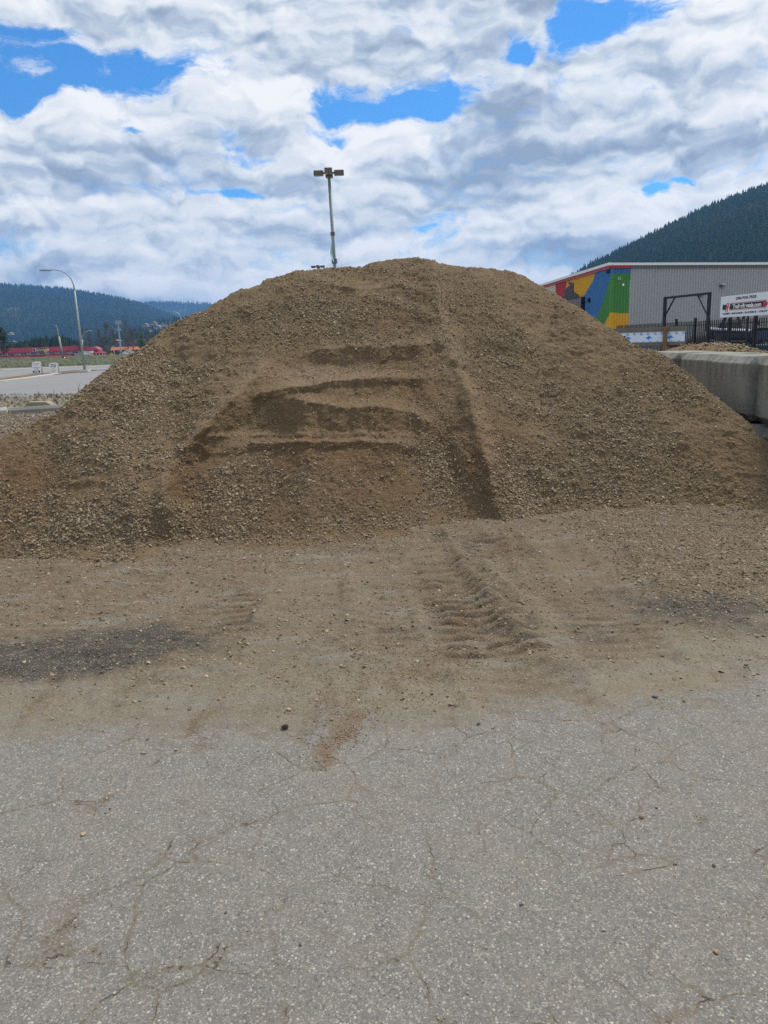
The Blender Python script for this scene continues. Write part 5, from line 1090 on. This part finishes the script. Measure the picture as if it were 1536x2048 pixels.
for px in (1258, 1300.5, 1342.5):
    MB().prism([(-.17, .0), (-.06, .05), (-.02, .10), (.08, .08), (.10, .02), (.20, .01), (.09, -.03), (.02, -.04), (-.03, -.14), (-.05, -.05)], (xb(px), .003, zz(674.5)), (1, 0, 0), (0, 0, 1), .006).build('bird_print', PB, sh)
for k in range(9): MB().prism([(-.06, -.02), (-.01, -.02), (.06, .02), (.01, .02)], (xb(1262+k*13.9), .003, zz(681.5)), (1, 0, 0), (0, 0, 1), .006).build('dash_print', PB, sh)

# ---- black picket fence running back towards the building
FA, FB = np.array([23.75, 47.0, 0]), np.array([20.4, 68.0, 0]); fv = FB-FA; FL = np.linalg.norm(fv); fx = fv/FL; frz = math.atan2(fv[1], fv[0])
fe = empty('picket_fence', FA, frz, 'tall black steel picket fence behind the concrete block wall', 'fence'); IRON = mat('black_iron', (.010, .010, .012), .45, .1, 4.)
FH = 2.42
npk = 97; pk = MB().box((0, 0, FH/2), (.05, .05, FH-.06)).add([(-.022, -.022, FH-.03), (.022, -.022, FH-.03), (.022, .022, FH-.03), (-.022, .022, FH-.03), (0, 0, FH+.05)], [(0, 1, 4), (1, 2, 4), (2, 3, 4), (3, 0, 4)]); pm = pk.mesh('picket'); pm.materials.append(IRON)
for k in range(npk):
    o = bpy.data.objects.new('picket', pm); COL.objects.link(o); o.parent = fe; o.location = (.06+k*FL/npk, 0, 0)
for z_ in (.25, FH-.28): MB().box((FL/2, .0, z_), (FL, .045, .05)).build('rail', IRON, fe)
def f_at(px):
    d_ = pix_dir(px, 660); a = np.array([[d_[0], -fx[0]], [d_[1], -fx[1]]]); k_ = np.linalg.solve(a, FA[:2]); return float(k_[1])
for px in (1510, 1459, 1416, 1390, 1352): MB().box((f_at(px), 0, FH/2+.12), (.16, .16, FH+.24), None, .01).build('fence_post', IRON, fe)

# ---- steel gantry (hoist frame) behind the fence
gR, gL = at(1419.5, 582.5, 64), at(1330.5, 596.5, 70); dv = gL-gR; Lg = math.hypot(dv[0], dv[1]); ge = empty('hoist_gantry', ground_pt(gR), math.atan2(dv[1], dv[0]), 'black steel hoist gantry with two braced legs in front of the grey ribbed wall', 'gantry'); Hg = (gR[2]+gL[2])/2
MB().box((0, 0, Hg/2), (.22, .22, Hg)).build('leg', IRON, ge); MB().box((Lg, 0, Hg/2), (.22, .22, Hg)).build('leg', IRON, ge); MB().box((Lg/2, 0, Hg-.07), (Lg+.3, .16, .18)).build('cross_beam', IRON, ge)
MB().tube([(0, 0, Hg-1.9), (1.5*Lg/6, 0, Hg-.12)], .07, 6).build('knee_brace', IRON, ge); MB().tube([(Lg, 0, Hg-1.7), (Lg-1.4*Lg/6, 0, Hg-.12)], .07, 6).build('knee_brace', IRON, ge)

# ---- rental sign on the fence
SA, SB = at(1441.5, 614, 51.0), at(1556, 603.5, 44.6); sv = SB-SA; sv[2] = 0; SL = np.linalg.norm(sv); srz = math.atan2(sv[1], sv[0]); zt0, zb0 = zat(1443, 594, 51.0), zat(1440, 635.5, 51.0)
se = empty('rental_sign', ground_pt(SA), srz, 'white banner sign lettered TrailerRentals.com raised above the picket fence', 'sign')
bdn = MB().box((SL/2, 0, (zt0+zb0)/2), (SL, .05, zt0-zb0), None, .006).build('sign_board', mat('sign_white', (.66, .70, .76), .5, .03, 1.), se); hS = zt0-zb0
for x_ in (.35, SL*.5, SL-.4): MB().box((x_*1., .09, zb0/2+.4), (.09, .09, zb0+.8)).build('sign_post', IRON, se)
Tm = lambda x, z_, y=-.03: Matrix.Translation((x, y, z_)) @ Matrix.Rotation(R(90), 4, 'X')
BK2 = mat('print_black', (.012, .012, .018), .5); RD2 = mat('print_red', (.50, .025, .04), .5)
xq = lambda px: SL*(px-1441.5)/(1556-1441.5)*(1+.0*px)
def sxz(px, py):
    d_ = pix_dir(px, py); nn_ = np.array([math.sin(srz), -math.cos(srz), 0]); c_ = np.array([0, 0, EYE]); a_ = ground_pt(SA); k_ = ((a_-c_)@nn_)/(d_@nn_); q = c_+d_*k_; return float((q-a_)@np.array([math.cos(srz), math.sin(srz), 0])), float(q[2])
def fit_text(s_, px0, px1, py0, py1, hpx, m, bold=0.):
    xa, za = sxz(px0, py0); xb_, zb_ = sxz(px1, py1); o = make_text('sign_lettering', s_, 1., m, bdn, Matrix.Identity(4), .001, 1., 0.); wt = max(v.co.x for v in o.data.vertices)-min(v.co.x for v in o.data.vertices); bpy.data.objects.remove(o)
    hh = hpx*48/F/.72; return make_text('sign_lettering', s_, hh, m, bdn, Tm((xa+xb_)/2, (za+zb_)/2, -.036), .003, (xb_-xa)/(wt*hh), bold)
fit_text('250-833-7555', 1473, 1513.5, 597.0, 593.0, 4.9, BK2, .006)
x0_, z0_ = sxz(1446, 615.5); x1_, z1_ = sxz(1530, 607)
MB().box(((x0_+x1_)/2, -.029, (z0_+z1_)/2), (x1_-x0_, .012, 10.4*48/F)).build('name_band', BK2, bdn)
for dz_ in (6.6, -6.6): MB().box(((x0_+x1_)/2+.5, -.028, (z0_+z1_)/2+dz_*48/F), (x1_-x0_-.9, .012, 1.0*48/F)).build('red_line', RD2, bdn)
fit_text('TrailerRentals.com', 1467, 1523.5, 613.8, 608.2, 7.8, WHITE, .010)
lx, lz = sxz(1456, 614.5); u_ = 48/F
for dx_ in (-3.2, 3.2): MB().prism([(-2.9*u_+(dx_-2)*u_, -8.4*u_), (1.2*u_+(dx_-2)*u_, -8.4*u_), (6.6*u_+(dx_-2)*u_, 8.4*u_), (2.5*u_+(dx_-2)*u_, 8.4*u_)], (lx, -.036, lz), (1, 0, 0), (0, 0, 1), .012).build('logo_bar', RD2, bdn)
MB().prism([(-3.2*u_, -2*u_), (3.5*u_, -2*u_), (4.6*u_, 1.6*u_), (-2.2*u_, 1.6*u_)], (lx, -.037, lz), (1, 0, 0), (0, 0, 1), .016).build('logo_bar', RD2, bdn)
MB().prism([(-8.*u_, -9.4*u_), (6.2*u_, -9.4*u_), (10.6*u_, 9.4*u_), (-3*u_, 9.4*u_)], (lx, -.031, lz), (1, 0, 0), (0, 0, 1), .012).build('logo_ground', WHITE, bdn)
leaf = [(0, 1), (.16, .66), (.34, .74), (.26, .30), (.50, .52), (.56, .36), (.92, .42), (.78, .12), (.90, .0), (.42, -.38), (.48, -.56), (.05, -.50), (.05, -.95), (-.05, -.95), (-.05, -.50), (-.48, -.56), (-.42, -.38), (-.90, 0), (-.78, .12), (-.92, .42), (-.56, .36), (-.50, .52), (-.26, .30), (-.34, .74), (-.16, .66)]
mx, mz = sxz(1532, 608); MB().prism([(x*8.2*u_, z_*8.4*u_) for x, z_ in leaf], (mx, -.040, mz), (1, 0, 0), (0, 0, 1), .014).build('maple_leaf', RD2, bdn)
fit_text('DUMPS - ENCLOSED - FLATDECK - UTILITY', 1446.5, 1536, 629, 621.0, 3.2, BK2, .004)

# ---- covered ski boat on a trailer behind the fence
st_, bw_ = at(1523, 690, 55.5), at(1414, 690, 60); dv = bw_-st_; BLn = math.hypot(dv[0], dv[1]); be = empty('ski_boat', ground_pt(st_), math.atan2(dv[1], dv[0]), 'navy blue ski boat with white stripe and black cover on a trailer', 'boat')
zl = lambda py, px=1470, D_=57.: zat(px, py, D_)
z_g, z_c = zl(659.5), zl(683); NAVY = mat('navy_gelcoat', (.010, .018, .085), .15, .05, 1., coat=.5); 
def hullring(q, off=0.):
    w_ = 1.15*(1-max(0, (q-.45)/.55)**2.2)*(1 if q > .02 else .97)+.02; k_ = z_c-.15+.55*max(0, q-.55)**1.6; g_ = z_g-.10+.28*q
    return [(q*BLn, -w_+off*0, g_), (q*BLn, -w_*.93, g_-.45), (q*BLn*.985, -w_*.72, k_+.18), (q*BLn*.96, 0, k_-.12), (q*BLn*.985, w_*.72, k_+.18), (q*BLn, w_*.93, g_-.45), (q*BLn, w_, g_)]
qs = np.linspace(0, 1, 18); V = np.array([hullring(q) for q in qs]); hm = grid_mesh('hull', V); link('hull', hm, NAVY, be)
MB().add(V[0], [tuple(range(7))]).build('transom', NAVY, be)
for s_ in (0, 6):
    MB().tube([V[i, s_]+np.array([0, (-.02 if s_ == 0 else .02), .02]) for i in range(18)], .085, 6).build('white_stripe', mat('stripe_white', (.85, .86, .88), .4), be)
    MB().tube([V[i, 2 if s_ == 0 else 4]+np.array([0, (-.02 if s_ == 0 else .02), 0]) for i in range(2, 16)], .022, 5).build('chine_stripe', mat('stripe_silver', (.6, .6, .62), .4), be)
CVR = mat('black_cover', (.022, .022, .026), .75, .2, 2.)
cv_ = []
for i, q in enumerate(qs):
    hgt_ = .10+.62*math.exp(-((q-.42)/.26)**2)+.12*math.sin(q*22)*.25; a0_, a1_ = V[i, 0], V[i, 6]
    cv_.append([a0_*(1-u)+a1_*u+np.array([0, 0, .03+hgt_*math.sin(math.pi*u)**.6]) for u in np.linspace(0, 1, 9)])
link('boat_cover', grid_mesh('boat_cover', np.array(cv_)), CVR, be)
tw = .95
for y_ in (-tw, tw): MB().tube([(BLn*.62, y_, z_g), (BLn*.50, y_*.95, z_g+.9), (BLn*.36, y_*.85, z_g+1.75)], .09, 8).tube([(BLn*.20, y_, z_g), (BLn*.30, y_*.9, z_g+1.0), (BLn*.36, y_*.85, z_g+1.75)], .09, 8).build('tower_leg', IRON, be)
MB().tube([(BLn*.36, -tw*.85, z_g+1.72), (BLn*.36, tw*.85, z_g+1.72)], .09, 8).build('tower_bar', IRON, be)
for y_ in (-.6, .6): MB().box((BLn*.45, y_*1.05, .52), (BLn*.95, .10, .14)).build('trailer_rail', IRON, be)
MB().box((BLn*1.03, 0, .50), (1.4, .09, .12)).build('trailer_tongue', IRON, be); MB().tube([(-.2, -.3, z_c+.1), (-.5, -.3, z_c-.1), (-.5, -.3, .45)], .13, 8).build('outdrive', IRON, be)
for x_ in (BLn*.22, BLn*.36):
    for y_ in (-1.02, 1.02):
        wv_ = MB().tube([(x_, y_-.11, .36), (x_, y_+.11, .36)], .35, 20).build('wheel', BLACK, be); MB().tube([(x_, y_-.125, .36), (x_, y_+.125, .36)], .19, 10).build('rim', mat('rim_grey', (.16, .16, .17), .4, metal=.6), wv_)
        MB().prism([(-.48, .40), (-.42, .70), (-.2, .82), (.2, .82), (.42, .70), (.48, .40), (.44, .40), (.36, .66), (.18, .76), (-.18, .76), (-.36, .66), (-.44, .40)], (x_, y_+.14, 0), (1, 0, 0), (0, 0, 1), .28).build('fender', IRON, be)
# tarped low boat left of it
p = at(1391, 690, 62); te = empty('tarped_boat', ground_pt(p), R(170), 'low boat under a black tarp just left of the navy ski boat', 'boat')
tv = []
for q in np.linspace(0, 1, 14):
    w_ = 1.0*math.sin(math.pi*(.12+.86*q))**.5; h_ = 1.25+.42*math.exp(-((q-.35)/.2)**2)+.05*math.sin(q*25); tv.append([((q-.5)*4.2, -w_+2*w_*u, .62+(h_-.62)*math.sin(math.pi*u)**.5) for u in np.linspace(0, 1, 9)])
link('tarp', grid_mesh('tarp', np.array(tv)), CVR, te); MB().box((0, 0, .5), (3.6, 1.2, .3)).build('trailer_frame', IRON, te)
for y_ in (-.8, .8): MB().tube([(-.3, y_-.1, .33), (-.3, y_+.1, .33)], .33, 16).build('wheel', BLACK, te)
MB().prism([(-.25, 0), (.15, .05), (.3, .22), (-.1, .2)], (.4, -.9, 1.05), (1, 0, 0), (0, 0, 1), .05).build('bow_decal', mat('decal_grey', (.4, .4, .42), .5), te)
# blue box trailer at the right edge
p = at(1540, 703, 50); xe = empty('utility_trailer', ground_pt(p), R(8), 'blue utility trailer box cut by the right edge behind the fence', 'trailer')
zT, zB = zat(1532, 689.5, 50), .35; MB().box((.35, .6, (zT+zB)/2), (1.7, 2.8, zT-zB), None, .04).build('trailer_box', mat('slate_blue', (.05, .085, .13), .5, .1, 2.), xe)
for k in range(3): MB().box((.35, -.82, zB+.2+k*.22), (1.66, .04, .05)).build('side_rib', mat('slate_blue_dark', (.035, .055, .09), .5), xe)
for x_ in (-.45, 1.15): MB().tube([(x_, .4, .32), (x_, .6, .32)], .32, 16).build('wheel', BLACK, xe)

# ------------------------------------------------------------------ haze between here and the mountains
hb = MB().box((0, 3700, 213), (7600, 8400, 434)); hz_ = hb.build('haze', None); 
hm_ = bpy.data.materials.new('haze_air'); hm_.use_nodes = True; t = NT(hm_.node_tree); t.n.remove(t.n['Principled BSDF']); pv = t.new('ShaderNodeVolumePrincipled')
pv.inputs['Color'].default_value = (.20, .48, 1., 1); pv.inputs['Density'].default_value = .000105; pv.inputs['Anisotropy'].default_value = .2
t.l.new(pv.outputs[0], t.n['Material Output'].inputs['Volume']); hz_.data.materials.append(hm_); hz_['kind'] = 'stuff'
